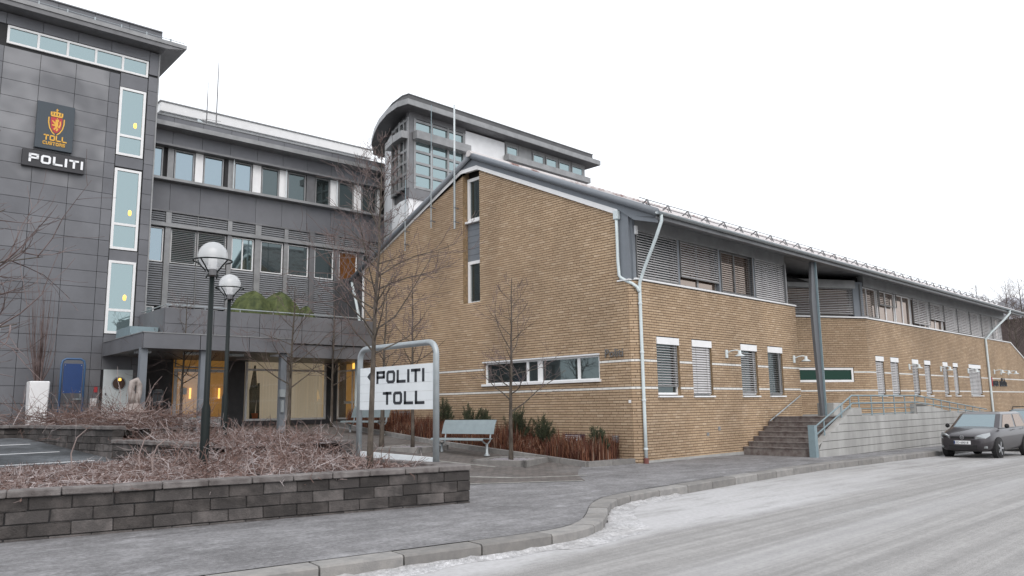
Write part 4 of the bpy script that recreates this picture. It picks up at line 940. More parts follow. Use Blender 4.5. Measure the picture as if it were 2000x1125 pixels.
face_text('TOLL',.19,.155,.022,4.66,10.55,ft-.01,M['gold'],'lettering',SG,SG); face_text('CUSTOMS',.115,.082,.014,4.645,10.395,ft-.01,M['gold'],'lettering',SG,SG)
PS=turned('police_sign','long black sign with white block letters POLITI on the tower','sign',5,28.9,9.57)
b=MB(); b.box(4.1,5.94,TT-.16,TT-.01,9.57,10.13); P3(b,'board',M['sign_black'],PS,PS,bevel=.01); face_text('POLITI',.29,.29,.06,4.28,9.71,TT-.19,mat('letter_white',(.85,.87,.9),.4),'lettering',PS,PS)
# ================================================================ round tower with dark cap behind the gable
RT=thing('round_tower','white rendered tower with curved dark metal cap and gridded windows above the brick roof','tower',(22,26,6))
def rr(o): o.matrix_parent_inverse=Matrix.Translation((-22,-26,-6)); return o
def rb(name,m,boxes,par=None,**k):
    b=MB()
    for q in boxes: b.box(*q)
    o=b.build(name,m,par or RT,**k)
    return rr(o) if par is None else o
capc=[(29.75,23.95),(17.71,23.95),(17.6,24.56),(17.77,25.52),(18.14,26.61),(18.63,27.68),(19.3,28.9),(20.3,30.2),(29.75,30.2)]
def offs(poly,d,k0=0):
    out=[];n=len(poly)
    for i in range(n):
        a,b,c=(np.array(poly[(i+j)%n],float) for j in(-1,0,1)); e1=(b-a)/np.linalg.norm(b-a); e2=(c-b)/np.linalg.norm(c-b); n1=np.array([e1[1],-e1[0]]); n2=np.array([e2[1],-e2[0]]); m=n1+n2; m/=np.linalg.norm(m); out.append(tuple(b+m*d/max(.35,m@n1)))
    return out
def area(p): return sum(p[i][0]*p[(i+1)%len(p)][1]-p[(i+1)%len(p)][0]*p[i][1] for i in range(len(p)))/2
sgn=1 if area(capc)<0 else -1
capi=offs(capc,.28*sgn); bodyp=offs(capc,.62*sgn); gl=offs(capc,.72*sgn)
def rp(name,poly,z0,z1,m,**k): b=MB(); b.prism(poly,2,z0,z1); return rr(b.build(name,m,RT,**k))
rp('cap_fascia',capc,13.55,13.78,M['zinc_light']); rp('cap_parapet',capi,13.78,14.1,M['cap_dark']); rp('cap_soffit',offs(capc,.03*sgn),13.53,13.552,M['cap_dark']); rp('body',bodyp,6,9.9,M['stucco']); rp('drum',gl,9.9,13.53,M['cap_dark'])
capt=offs(capc,.25*sgn); rp('cap_edge',capt,14.1,14.13,M['zinc_light'])
yf=bodyp[1][1]; TR=yf-.0
def Xr(px,py): return float(onY(px,py,TR)[0])
def Zr(px,py): return float(onY(px,py,TR)[2])
gx0,gx1=Xr(809,300),Xr(905,300); gzt=Zr(860,253); gzb=Zr(860,375)
z_sun=Zr(860,288)
# corner panel and base band of the drum
rb('corner_panel',M['zinc'],[(bodyp[1][0]-.02,gx0-.02,TR-.03,TR+.2,9.92,13.54)]); rb('base_band',M['zinc'],[(bodyp[1][0]-.03,gx1+.1,TR-.06,TR+.2,9.9,10.32)])
fr=MB(); wdt=(gx1-gx0)/3
for k in range(4): fr.box(gx0+k*wdt-.05,gx0+k*wdt+.05,TR-.05,TR+.08,10.3,13.3)
for zz in (10.4,10.94,11.44,11.93,12.4,12.72,13.22): fr.box(gx0,gx1,TR-.035,TR+.07,zz-.05,zz+.05)
fo=rr(fr.build('window_grid',M['zinc_light'],RT)); rb('lintel',M['zinc'],[(gx0-.1,gx1+.1,TR-.04,TR+.2,13.3,13.54)])
for k in range(3):
    for a,b in ((10.45,10.89),(10.99,11.39),(11.49,11.88),(11.98,12.35),(12.77,13.17)):
        p=MB(); p.add([(gx0+k*wdt+.05,TR+.02,a),(gx0+(k+1)*wdt-.05,TR+.02,a),(gx0+(k+1)*wdt-.05,TR+.02,b),(gx0+k*wdt+.05,TR+.02,b)],[(0,1,2,3)]); p.build('pane',M['gsky'],fo)
rb('sun_shade_box',M['zinc_light'],[(gx0-.12,gx1+.15,TR-.35,TR-.06,12.36,12.7)])
wx0,wx1=gx1+.1,Xr(985,300); rb('white_wall',M['stucco'],[(wx0,wx1,TR-.02,TR+.2,8.5,13.45)])
xs=[wx1+.02]+[Xr(p,320) for p in (1012,1038,1064,1090,1115,1141)]
for a,b in zip(xs,xs[1:]): rb('panel',M['zinc_light'],[(a+.01,b-.01,TR-.03,TR+.1,8.6,13.54)])
def rwin(p0,p1):
    a,b=Xr(p0,310),Xr(p1,310); zt,zb_=13.38,12.9
    f=MB(); w=.07; f.box(a,b,TR-.07,TR-.035,zb_,zb_+w); f.box(a,b,TR-.07,TR-.035,zt-w,zt); f.box(a,a+w,TR-.07,TR-.035,zb_+w,zt-w); f.box(b-w,b,TR-.07,TR-.035,zb_+w,zt-w); fo=rr(f.build('window',M['zinc_light'],RT)); p=MB(); p.add([(a+.03,TR-.05,zb_+.03),(b-.03,TR-.05,zb_+.03),(b-.03,TR-.05,zt-.03),(a+.03,TR-.05,zt-.03)],[(0,1,2,3)]); p.build('pane',M['gsky'],fo)
for a,b in ((987,1010),(1039,1061),(1064,1086),(1089,1111),(1114,1136)): rwin(a,b)
rb('sun_shade_box',M['zinc_light'],[(Xr(982,330),Xr(1141,330),TR-.4,TR-.08,12.55,12.82)])
# curved side: sun shade and gridded windows following the wall
for i in (2,3):
    a,b=np.array(bodyp[i]),np.array(bodyp[i+1])
    d=(b-a);L=np.linalg.norm(d);d/=L; nn=np.array([-d[1],d[0]])
    if nn[0]>0: nn=-nn
    q=MB(); c=(a+b)/2+nn*.18; q.obox((c[0],c[1],12.53),(d[0]*L/2,d[1]*L/2,0),(nn[0]*.17,nn[1]*.17,0),(0,0,.15)); rr(q.build('sun_shade_box',M['zinc_light'],RT))
    q=MB()
    for zz in (10.4,10.94,11.44,11.93,13.2): c=(a+b)/2+nn*.0; q.obox((c[0],c[1],zz),(d[0]*L/2,d[1]*L/2,0),(nn[0]*.06,nn[1]*.06,0),(0,0,.05))
    for t in (0.04,.5,.96): c=a+d*L*t; q.obox((c[0],c[1],11.8),(d[0]*.04,d[1]*.04,0),(nn[0]*.07,nn[1]*.07,0),(0,0,1.5))
    fo=rr(q.build('window_grid',M['zinc_light'],RT)); c=(a+b)/2-nn*.03; q=MB(); q.obox((c[0],c[1],11.8),(d[0]*L/2,d[1]*L/2,0),(nn[0]*.01,nn[1]*.01,0),(0,0,1.5)); q.build('pane',M['gdark'],fo)
q=MB(); a,b=np.array(bodyp[4]),np.array(bodyp[6]); q.prism([bodyp[4],bodyp[5],bodyp[6],(bodyp[6][0]+1,bodyp[6][1]),(bodyp[4][0]+1,bodyp[4][1])],2,6,13.3); rr(q.build('white_side',M['stucco'],RT))
# antennas bracketed to the gable
for px,yt,yb,lab,wd in ((842,205,445,'thin dark antenna pole bracketed to the gable, slimmest of the three',.018),(888,205,447,'pale two part antenna pole with brackets beside the slot window',.03),(791,345,490,'short antenna pole low on the left slope of the gable',.018)):
    pb_=onX(px,yb,BX-.2); zt=onX(px,yt,BX-.2)[2]
    t=thing('gable_antenna',lab,'antenna',(BX-.2,pb_[1],pb_[2]),0,'antennas on the gable')
    m=MB(); H=zt-pb_[2]; m.tube([(0,0,0),(0,0,H*.62)],wd*1.25,7); m.build('pole',M['steel'],t); m=MB(); m.tube([(0,0,H*.62),(0,0,H)],wd*.8 if wd<.025 else wd*1.1,7); m.build('whip',M['white_metal'] if wd>.025 else M['teal_steel'],t)
    for z in (.25,.75): m=MB(); m.bar((0,0,z),(.2,0,z),.03); m.bar((-.02,-.1,z),(-.02,.04,z),.025); m.build('wall_bracket',M['zinc'],t)
# lettering on the brick
ml=Matrix.Translation((BX-.035,13.9,2.86))@Matrix(((0,0,-1,0),(-1,0,0,0),(0,1,0,0),(0,0,0,1)))
wl=text_mesh('Politi',.33,M['letter_metal'],'wall_lettering',None,ml,.01,.003); tag(wl,'dark metal letters Politi on the brick gable beside the corner','lettering')
# small far lettering: too small in the photograph to read, so only its strokes are built, no words
fl_=thing('wall_lettering','small dark raised letters on the far end of the street wall below three lamps','lettering',(50.45,BY-.03,2.3))
fr_=random.Random(4); u=0
for wi,hs_ in enumerate(((.5,.3,.3,.3,.3,.3,.3),(.3,.3,.46,.46,.3,.46,.3,.24))):
    for k,h in enumerate(hs_):
        q=MB(); q.box(u,u+.045,-.02,.02,0,h); q.box(u+.045,u+.15,-.02,.02,(0 if (k+wi)%3 else h*.55),(.06 if (k+wi)%3 else h*.55+.06)); q.build('letter',M['red'] if (wi,k)==(0,0) else M['letter'],fl_); u+=.19
    u+=.22
# plaque, vents, electrical boxes on the wall
y0=onX(1143,865,BX)[1]; pq=thing('wall_plaque','dark plaque with white lines low on the gable among the red grass','plaque',(BX-.03,y0+.4,.45)); b=MB(); b.box(-.02,.02,-.42,.42,0,.27); b.build('plate',mat('plaque_dark',(.05,.035,.06),.4),pq)
for k in range(4): b=MB(); b.box(-.026,-.018,-.38+.04*k,.36-.05*(k%2),.04+k*.055,.065+k*.055); b.build('line_of_writing',M['white'],pq)
vt=thing('wall_vent','small square metal vent grille low on the gable near the corner','vent',(BX-.01,13.62,.5)); b=MB(); b.box(-.02,.02,-.1,.1,0,.2); b.build('frame',M['zinc'],vt)
for k in range(4): b=MB(); b.box(-.035,-.02,-.085,.085,.02+k*.045,.045+k*.045); b.build('slat',M['steel'],vt)
b=MB(); b.box(BX-.012,BX,13.05,13.13,1.58,1.66); o=b.build('wall_tag',M['white'],BB); rel(o)
b=MB(); b.box(21.2,21.32,BY-.02,BY,.72,.84); b.box(20.55,20.67,BY-.02,BY,.58,.68); rel(b.build('cable_box',M['zinc_light'],BB))
for a,b_ in ((23.0,24.1),(24.4,25.7)):
    l=MB(); z=.75
    while z<1.4: l.add([(BX-.05,a,z),(BX-.05,b_,z),(BX-.01,b_,z+.06),(BX-.01,a,z+.06)],[(0,1,2,3)]); z+=.075
    l.box(BX-.02,BX+.0,a,b_,.7,1.42); rel(l.build('vent_louvre',M['zinc_light'],BB))
# ================================================================ planter walls of rough blocks
def block_mesh(L,H,Dp,rough=.012,seed=0):
    bm=bmesh.new(); bmesh.ops.create_cube(bm,size=1)
    for v in bm.verts: v.co=Vector((v.co.x*L,v.co.y*Dp,v.co.z*H))
    bmesh.ops.bevel(bm,geom=bm.edges[:],offset=.012,segments=1,affect='EDGES')
    r=random.Random(seed)
    for v in bm.verts: v.co+=Vector((r.uniform(-1,1)*.004,r.uniform(-1,1)*rough,r.uniform(-1,1)*.003))
    me=bpy.data.meshes.new('block'); bm.to_mesh(me); bm.free(); me.materials.append(M['block']); return me
BLK=[block_mesh(.472,.158,.25,seed=i) for i in range(5)]
CAPM=[]
for i in range(4):
    me=block_mesh(.574,.086,.34,.004,20+i); me.materials.clear(); me.materials.append(M['cap']); CAPM.append(me)
def block_wall(label,p0,p1,ztop,rows,cap=True,name='planter_wall',cl=.58,bl=.48,zgr=None):
    p0=np.array(p0,float);p1=np.array(p1,float); d=p1-p0; L=np.linalg.norm(d); d/=L; ang=math.atan2(d[1],d[0])
    t=thing(name,label,'wall',(p0[0],p0[1],0),ang)
    zc=ztop
    if cap:
        n=max(1,round(L/cl))
        for i in range(n):
            o=link('cap_stone',CAPM[i%4],t); o.location=((i+.5)*L/n,0.0,ztop-.043); o.scale=(L/n/.58,1,1)
        zc=ztop-.09
    n=max(1,round(L/bl)); bw=L/n
    for r in range(rows):
        z=zc-.0825-r*.165; off=.5 if r%2 else 0
        for i in range(n+1):
            a=(i-off)*bw; b=a+bw
            a=max(a,0); b=min(b,L)
            if b-a<.06: continue
            o=link('block',BLK[random.randrange(5)],t); o.location=((a+b)/2,random.uniform(-.004,.004),z); o.scale=((b-a)/.48,1,1)
            if random.random()<.5: o.rotation_euler=(0,0,math.pi)
    c=MB(); c.box(.02,L-.02,-.10,.10,zc-rows*.165,zc-.004); c.build('wall_core',M['joint'],t)
    return t
an=math.radians(-13); dr=np.array([math.cos(an),math.sin(an)]); nr=np.array([-dr[1],dr[0]])
R0=np.array([8.72,10.0]); PL=R0-dr*13.0; fr0=PL+nr*.125; fr1=R0+nr*.125
block_wall('long dark concrete block planter wall with a capped top beside the pavement',fr0,fr1,.575,5)
block_wall('short return of the capped block planter wall behind the police direction sign',(8.62,10.28),(8.98,14.9),.575,4)
block_wall('dark block retaining wall, taller step beside the parking court, with capped top',(5.62,25.1),(6.23,19.6),1.21,4,cl=.3)
block_wall('dark block retaining wall, lower step nearest the street, beside the parking court',(6.25,19.62),(6.62,15.6),.9,4,cl=.3)
block_wall('dark block wall along the back of the parking court in front of the tower',(-6,25.6),(5.55,25.2),1.22,4,cl=.4)
block_wall('capped block wall between the shrubs and the paved plaza, in front of the entrance',(9.45,14.9),(9.75,20.5),.85,4,cl=.4)
# kerb of parking strip
sk=thing('parking_kerb','frosted straight kerb edging the parking court behind the front shrubs','kerb')
for i in range(12):
    b=MB(); x=-5.6+i*1.0; b.box(x,x+.985,17.72,17.88,.1,.46); b.build('kerb_stone',M['kerb'],sk,bevel=.012)
def soil(poly,z,name='soil'):
    b=MB(); b.add([(x,y,z) for x,y in poly],[tuple(range(len(poly)))]); o=structure(b.build(name,M['soil']))
    return o
fl=PL+nr*.28; frr=R0+nr*.28
soil([tuple(fl),tuple(frr),(8.9,14.8),(9.4,15.0),(6.6,15.4),(6.3,17.7),(-6,17.7)],.49)
soil([(6.3,15.3),(9.6,15.0),(9.8,20.4),(9.0,20.6),(6.2,20.2)],.80); soil([(5.7,25.0),(6.25,19.6),(8.9,19.8),(8.5,24.2),(6.6,28.2),(-6,28.2),(-6,25.7)],1.12)
def inpoly(x,y,p):
    c=False
    for i in range(len(p)):
        (x1,y1),(x2,y2)=p[i],p[i-1]
        if (y1>y)!=(y2>y) and x<(x2-x1)*(y-y1)/(y2-y1)+x1: c=not c
    return c
def twigs(name,label,poly,zf,count,hmax,mound,seed,frost=.35,length=(.25,.8)):
    """low tangled bare shrub cover: many thin bent shoots"""
    r=np.random.default_rng(seed); xs=[p[0] for p in poly]; ys=[p[1] for p in poly]; mb=MB(); k=0
    while k<count:
        x=r.uniform(min(xs),max(xs)); y=r.uniform(min(ys),max(ys))
        if not inpoly(x,y,poly): continue
        k+=1
        m=mound(x,y); h0=zf+r.uniform(0,1)**1.4*hmax*m
        L=r.uniform(*length)*(.6+.5*m); a=r.uniform(0,6.283); el=(r.normal(.0,.25) if r.random()<.9 else r.uniform(.5,1.1)) if m>.12 else r.normal(0,.1)
        p=np.array([x,y,h0]); pts=[p]; rad=r.uniform(.0045,.0115)
        for j in range(4):
            dv=np.array([math.cos(a)*math.cos(el),math.sin(a)*math.cos(el),math.sin(el)]); p=p+dv*L/4; pts.append(p); a+=r.normal(0,.5); el+=r.normal(-.04,.35 if m>.12 else .1)
        c=min(1,max(0,r.beta(1.6,2.2)+(.25 if r.random()<frost else 0)))
        mb.tube(pts,[rad,rad*.85,rad*.7,rad*.55,rad*.35],3,cap=False,r=c)
        for j in (1,2,3):   # side shoots and clinging dead leaves
            if r.random()<.55:
                q=pts[j]; dv=r.normal(0,1,3); dv[2]=abs(dv[2]); dv/=np.linalg.norm(dv); mb.tube([q,q+dv*r.uniform(.05,.16)],[rad*.6,rad*.3],3,cap=False,r=min(1,c+.1))
            if r.random()<.18:
                q=pts[j]; u=r.normal(0,.014,3); v=r.normal(0,.014,3); mb.add([q-u,q+v,q+u,q-v],[(0,1,2,3)],r=r.uniform(0,.5))
    o=mb.build(name,M['twig'],kind='stuff'); tag(o,label,'shrubs')
fpoly=[tuple(PL+nr*.2+dr*6),tuple(R0+nr*.24-dr*.5),(8.1,11.2),(8.2,13.2),(8.7,14.0),(9.0,14.7),(6.6,15.4),(6.3,17.5),(2,17.5),(2.2,12)]
def m1(x,y): return .04+.1*max(0,min(1,(x-4.6)/1.5))+.75*math.exp(-((x-7.2)**2/2.2+(y-14.2)**2/3))+.25*math.exp(-((x-6.2)**2+(y-12.2)**2)/1.2)
twigs('shrub_cover','low tangle of frosted reddish bare shrubs filling the front planter',fpoly,.5,3300,.46,m1,3,.55,(.3,.85))
lt=MB(); rr9=np.random.default_rng(77)
for k in range(5000):
    x=rr9.uniform(1.5,9); y=rr9.uniform(10.2,17.6)
    if not inpoly(x,y,fpoly+[(8.85,11)]) and not (8<x<8.8 and 10.6<y<14): continue
    q=np.array([x,y,.5+rr9.uniform(0,.03)]); u=rr9.normal(0,.03,3); v=rr9.normal(0,.022,3); u[2]*=.4; v[2]*=.4; lt.add([q-u,q+v,q+u,q-v],[(0,1,2,3)],r=rr9.random())
tag(lt.build('leaf_litter',M['twig'],kind='stuff'),'frosted dead leaves lying on the soil of the front planter','leaves')
p2=[(6.5,15.2),(9.5,15.0),(9.7,20.3),(6.4,20.2)]
twigs('shrub_cover','reddish bare shrubs in the stepped planter behind the lamp posts',p2,.8,1300,.3,lambda x,y:.5,4,.3,(.35,.9))
p3=[(5.75,25.0),(6.3,19.7),(8.7,19.9),(8.2,24.2),(6.4,26.5),(3.0,26.5),(3.0,25.7)]
twigs('shrub_cover','tall reddish bare shrubs in the upper planter below the tower',p3,1.15,1300,.5,lambda x,y:.75,5,.12,(.5,1.3))
# a few long shoots arching over the court
for i,(px,py,dp,h) in enumerate(((140,935,13.2,.75),(275,905,13.0,.7),(300,915,12.4,.6))):
    p=EYE+ray(px,py)*dp; mb=MB(); p0=np.array([p[0],p[1],.5]); pts=[p0,p0+(-.03,.02,h*.45),p0+(.03,-.02,h*.8),p0+(.16,-.1,h)]
    mb.tube(pts,[.013,.011,.009,.006],5,r=.75); 
    for k in range(4): mb.tube([pts[3],pts[3]+np.array([random.uniform(-.09,.11),random.uniform(-.1,.1),random.uniform(.02,.09)])],[.006,.003],4,r=.5)
    tag(mb.build('shrub_shoot',M['twig']),('single frosted shoot arching up before the white bay lines','leaning shoot with a forked tip over the front planter','shorter forked shoot among the front shrubs')[i],'shoot')
# ================================================================ bed along the gable: kerb, red grass, dwarf pines
bk=thing('bed_kerb','rough granite kerb round the planting bed at the foot of the gable','kerb')
KP=[(17.1,12.97),(15.35,13.12),(15.15,19.0),(15.6,24.0),(16.2,26.5)]
for a,b in zip(KP,KP[1:]):
    a=np.array(a);b=np.array(b);L=np.linalg.norm(b-a);n=max(1,round(L/.9))
    for i in range(n):
        q0=a+(b-a)*i/n; q1=a+(b-a)*(i+1)/n; g=(b-a)/L*.006; z0,z1=terr(*q0),terr(*q1); s=(np.array([-(b-a)[1],(b-a)[0]])/L)*.07
        mb=MB(); P=[q0+g-s,q1-g-s,q1-g+s,q0+g+s]; zz=[z0,z1,z1,z0]; mb.add([(p[0],p[1],z-.1) for p,z in zip(P,zz)]+[(p[0],p[1],z+.13) for p,z in zip(P,zz)],[(0,3,2,1),(4,5,6,7),(0,1,5,4),(1,2,6,5),(2,3,7,6),(3,0,4,7)]); mb.build('kerb_stone',M['kerb'],bk)
b=MB(); pts=[(17.19,13.0),(15.4,13.15),(15.2,19.0),(15.65,24.0),(16.2,26.1),(17.19,26.1)]; b.add([(x,y,terr(x,y)+.08) for x,y in pts],[tuple(range(6))]); structure(b.build('bed_soil',M['soil']))
def grass(name,label,poly,count,seed,h=(.35,.75)):
    r=np.random.default_rng(seed); mb=MB(); xs=[p[0] for p in poly]; ys=[p[1] for p in poly]; k=0
    while k<count:
        x=r.uniform(min(xs),max(xs)); y=r.uniform(min(ys),max(ys))
        if not inpoly(x,y,poly): continue
        k+=1; z=terr(x,y)+.05; H=r.uniform(*h)*(.72+.3*math.sin(y*2.1+x)+.22*math.sin(y*5.3))*(.75 if x<15.8 else 1); a=r.uniform(0,6.28); le=r.uniform(.02,.22); w=.006
        p0=np.array([x,y,z]); p1=p0+(math.cos(a)*le*.3,math.sin(a)*le*.3,H*.6); p2=p0+(math.cos(a)*le,math.sin(a)*le,H); s=np.array([-math.sin(a),math.cos(a),0])*w*2
        c=r.random(); mb.add([p0-s,p0+s,p1+s*.8,p1-s*.8,p2],[(0,1,2,3),(3,2,4)],r=c)
        if r.random()<.02: q=p2; mb.add([q+(-.03,0,0),q+(0,-.03,.01),q+(.03,0,0),q+(0,.03,.01)],[(0,1,2,3)],r=1.0)
    tag(mb.build(name,M['grass'],kind='stuff'),label,'grass')
grass('red_grass','dense rusty red ornamental grass along the foot of the gable',[(17.1,13.4),(15.6,13.4),(15.4,19.0),(15.8,24),(16.3,25.9),(17.1,25.9)],15000,11)
def pine(px,py,w,h,label):
    p=onplane(px,py,(16.55,0,0),(1,0,0)); y=p[1]; z=terr(16.5,y); t=thing('dwarf_pine',label,'shrub',(16.55,y,z),0,'dwarf pines at the gable')
    r=np.random.default_rng(int(px)); mb=MB(); st=MB()
    for i in range(38):
        a=r.uniform(0,6.28); R=w*r.uniform(.15,1); H=h*r.uniform(.5,1)*(1-.35*(R/w)**2); tip=np.array([math.cos(a)*R*.5,math.sin(a)*R,H]); b0=np.array([0,0,.1]); st.tube([b0,(b0+tip)/2+(0,0,.06),tip],[.012,.009,.005],4)
        for k in range(90):
            q=b0+(tip-b0)*r.uniform(.35,1.02)+r.normal(0,.02,3); dv=r.normal(0,.6,3)+np.array([0,0,.8])+ (tip-b0)*.6; dv/=np.linalg.norm(dv); L=r.uniform(.06,.13); s=np.cross(dv,r.normal(0,1,3)); s=s/np.linalg.norm(s)*.009
            mb.add([q-s,q+s,q+dv*L],[(0,1,2)],r=r.random())
    st.build('stems',M['bark'],t); mb.build('needles',M['needle'],t,kind='stuff')
for a in ((868,820,.45,1.35,'dwarf pine behind the left end of the bench in the open'),(918,822,.5,1.3,'low dwarf pine behind the right half of the bench'),(945,825,.35,1.15,'small dwarf pine next to the end of the bench'),(1012,828,.62,1.35,'broad dwarf pine behind the slim plaza tree'),(1060,835,.5,1.15,'dwarf pine between the slim plaza tree and the plaque'),(1170,845,.4,1.05,'lone dwarf pine between the plaque and the wall vent')): pine(*a)
# ================================================================ trees
def tree(name,label,base,height,r0,seed,lean=(0,0),nb=26,spread=.42,first=.3,group='bare trees round the plaza',side=None,twl=1.0,sub=5):
    r=np.random.default_rng(seed); t=thing(name,label,'tree',tuple(base),0,group); tk=MB(); n=12; pts=[]
    wob=np.cumsum(r.normal(0,.018*height/5,(n+1,2)),axis=0)
    for i in range(n+1):
        f=i/n; pts.append(np.array([lean[0]*f**1.3+wob[i,0]*f,lean[1]*f**1.3+wob[i,1]*f,-.08+height*f]))
    rad=[r0*(1.18 if i==0 else 1)*(1-.93*(i/n)**.85)+.004 for i in range(n+1)]; tk.tube(pts,rad,9); tk.build('trunk',M['bark'],t,smooth=True)
    br=MB(); tw=MB()
    def pt(f): x=f*n; i=min(int(x),n-1); return pts[i]+(pts[i+1]-pts[i])*(x-i), rad[i]+(rad[i+1]-rad[i])*(x-i)
    def twigl(p,d,L,rd,depth):
        k=4; q=[p]; 
        for j in range(k):
            d=d+r.normal(0,.16,3)+np.array([0,0,.07]); d=d/np.linalg.norm(d); q.append(q[-1]+d*L/k)
        (br if depth<1 else tw).tube(q,[max(.0034,rd*(1-.75*j/k)) for j in range(k+1)],5 if depth<1 else 3,cap=False)
        if depth<2:
            m=sub if depth==0 else 3
            for j in range(m):
                f=r.uniform(.25,.98); i=min(int(f*k),k-1); p2=q[i]+(q[i+1]-q[i])*(f*k-i); e=q[i+1]-q[i]; e/=np.linalg.norm(e); s=np.cross(e,r.normal(0,1,3)); s/=np.linalg.norm(s)
                twigl(p2,e*.75+s*r.uniform(.5,.95)+np.array([0,0,.12]),L*r.uniform(.3,.6)*twl*(1 if depth else 1.0),max(.0025,rd*.42),depth+1)
    for i in range(nb):
        f=first+(1-first)*(i+r.uniform(0,1))/nb*.97; p,rd=pt(f); a=i*2.4+r.uniform(-.5,.5); el=r.uniform(.35,.85)
        if side is not None and r.random()<.7: a=side+r.normal(0,.6)
        L=height*spread*(1.05-f)**.75*r.uniform(.45,1.3)
        twigl(p,np.array([math.cos(a)*math.cos(el),math.sin(a)*math.cos(el),math.sin(el)]),L,min(rd*.5,.02+.006*height/5),0)
    br.build('branches',M['bark'],t); tw.build('twigs',M['twigbark'],t,kind='stuff')
    return t
def base_at(px,py,dep): p=EYE+ray(px,py)*dep; return p
b0=onz(722,916,.52); tree('plane_tree','tallest bare tree, rising in front of the left post of the direction sign',(b0[0],b0[1],.5),5.8,.055,21,lean=(.3,.02),nb=42,spread=.39,first=.34,sub=7)
b1=(14.23,14.72); tree('bare_tree','slim bare tree in a square granite tree pit before the low gable window',(*b1,terr(*b1)),4.9,.06,33,nb=20,spread=.46,first=.27,lean=(.1,0))
b2=(12.49,23.2); tree('bare_tree','slim bare tree before the big lit ground floor window',(*b2,terr(*b2)),4.9,.07,34,nb=20,spread=.46,first=.3)
b3=(9.9,25.4); tree('bare_tree','small bare tree between the two lamp posts before the glass doors',(*b3,terr(*b3)),4.4,.055,35,nb=20,spread=.46,first=.33)
b4=(15.4,25.4); tree('bare_tree','slim bare tree before the amber corner window next to the gable',(*b4,terr(*b4)),5.0,.06,36,nb=20,spread=.46,first=.3)
b5=(12.9,18.6); tree('bare_tree','dark trunked bare tree partly hidden behind the tall tree and the direction sign',(*b5,terr(*b5)),4.6,.075,37,nb=20,spread=.3,first=.42,lean=(.2,0))
b6=(13.67,18.17); tree('bare_tree','slim bare tree rising behind the middle of the direction sign',(*b6,terr(*b6)),5.2,.055,38,nb=26,spread=.3,first=.36)
tree('bare_tree','large bare tree outside the left edge reaching frosted branches over the tower',(1.0,10.4+3.2,.4),6.2,.13,39,nb=46,spread=.46,first=.22,sub=7,side=-.15,group='bare trees round the plaza')
# tree pits
for bx_,lab in ((b1,'square granite tree pit with gravel round the slim plaza tree'),(b6,'square granite tree pit beside the far bench')):
    t=thing('tree_pit',lab,'tree pit',(bx_[0],bx_[1],terr(*bx_)),.35); 
    for k in range(4):
        o=MB(); o.box(-.75,.75,-.75,-.63,-.12,.1); oo=o.build('kerb_stone',M['kerb'],t,bevel=.01); oo.rotation_euler=(0,0,k*math.pi/2)
    g=MB(); nn=14; vs=[(-.62+1.24*i/nn,-.62+1.24*j/nn,.05+random.uniform(0,.03)) for j in range(nn+1) for i in range(nn+1)]; g.add(vs,[(j*(nn+1)+i,j*(nn+1)+i+1,(j+1)*(nn+1)+i+1,(j+1)*(nn+1)+i) for j in range(nn) for i in range(nn)]); g.build('gravel',mat('gravel',(.12,.11,.12),.9,col2=(.36,.34,.36),scale=30),t,kind='stuff')
# ================================================================ lamp posts
def globe_mat():
    if 'globe' in MATS: return MATS['globe']
    m=bpy.data.materials.new('globe_plastic'); m.use_nodes=True; n=m.node_tree; n.nodes.clear(); o=n.nodes.new('ShaderNodeOutputMaterial')
    t=n.nodes.new('ShaderNodeBsdfTransparent'); d=n.nodes.new('ShaderNodeBsdfPrincipled'); d.inputs['Base Color'].default_value=(.9,.93,.95,1); d.inputs['Roughness'].default_value=.15; d.inputs['Specular IOR Level'].default_value=.6
    x=n.nodes.new('ShaderNodeMixShader'); x.inputs[0].default_value=.42; n.links.new(t.outputs[0],x.inputs[1]); n.links.new(d.outputs[0],x.inputs[2]); n.links.new(x.outputs[0],o.inputs[0]); MATS['globe']=m; return m
def lamp_post(px,pyg,dep,label):
    p=EYE+ray(px,pyg)*dep; zb=.5 if dep<16 else .8; hz=p[2]-zb
    t=thing('lamp_post',label,'street lamp',(p[0],p[1],zb),0,'globe lamps'); R=.255
    m=MB(); m.lathe([(.075,-.2),(.075,1.05),(.05,1.15),(.043,hz-R-.12),(0,hz-R-.12)],(0,0,0),14); m.build('pole',M['lamp_black'],t,smooth=True)
    m=MB(); n=24; q=[(.33*math.cos(6.2832*i/n),.33*math.sin(6.2832*i/n),hz-.09) for i in range(n+1)]; m.tube(q,.014,6,cap=False)
    for k in range(4):
        a=k*math.pi/2+.5; m.tube([(.32*math.cos(a),.32*math.sin(a),hz-.09),(.2*math.cos(a),.2*math.sin(a),hz-.2),(.09*math.cos(a),.09*math.sin(a),hz-R-.06),(.13*math.cos(a),.13*math.sin(a),hz-R-.14)],.013,5)
    m.build('cage_ring',M['lamp_black'],t)
    m=MB(); m.lathe([(R*math.sin(math.pi*i/14)+.0005,-R*math.cos(math.pi*i/14)) for i in range(15)],(0,0,hz),28); m.build('globe',globe_mat(),t,smooth=True)
    m=MB(); m.lathe([(.08,-R-.02),(.09,-.2),(.075,-.19),(.075,-.02),(.0,-.02)],(0,0,hz),14)
    for k in range(5): m.lathe([(.06,k*.032-.02),(.082,k*.032-.012),(.06,k*.032)],(0,0,hz),14)
    m.build('lamp_holder',M['white'],t,smooth=True); m=MB(); m.lathe([(.0,-R-.1),(.1,-R-.1),(.11,-R-.01),(.07,-R+.02)],(0,0,hz),14); m.build('collar',M['zinc'],t)
lamp_post(416,500,13.9,'taller nearer black lamp post with a globe in a ring cage beside the front shrubs'); lamp_post(449,556,18.9,'farther black lamp post with a globe before the glass entrance')
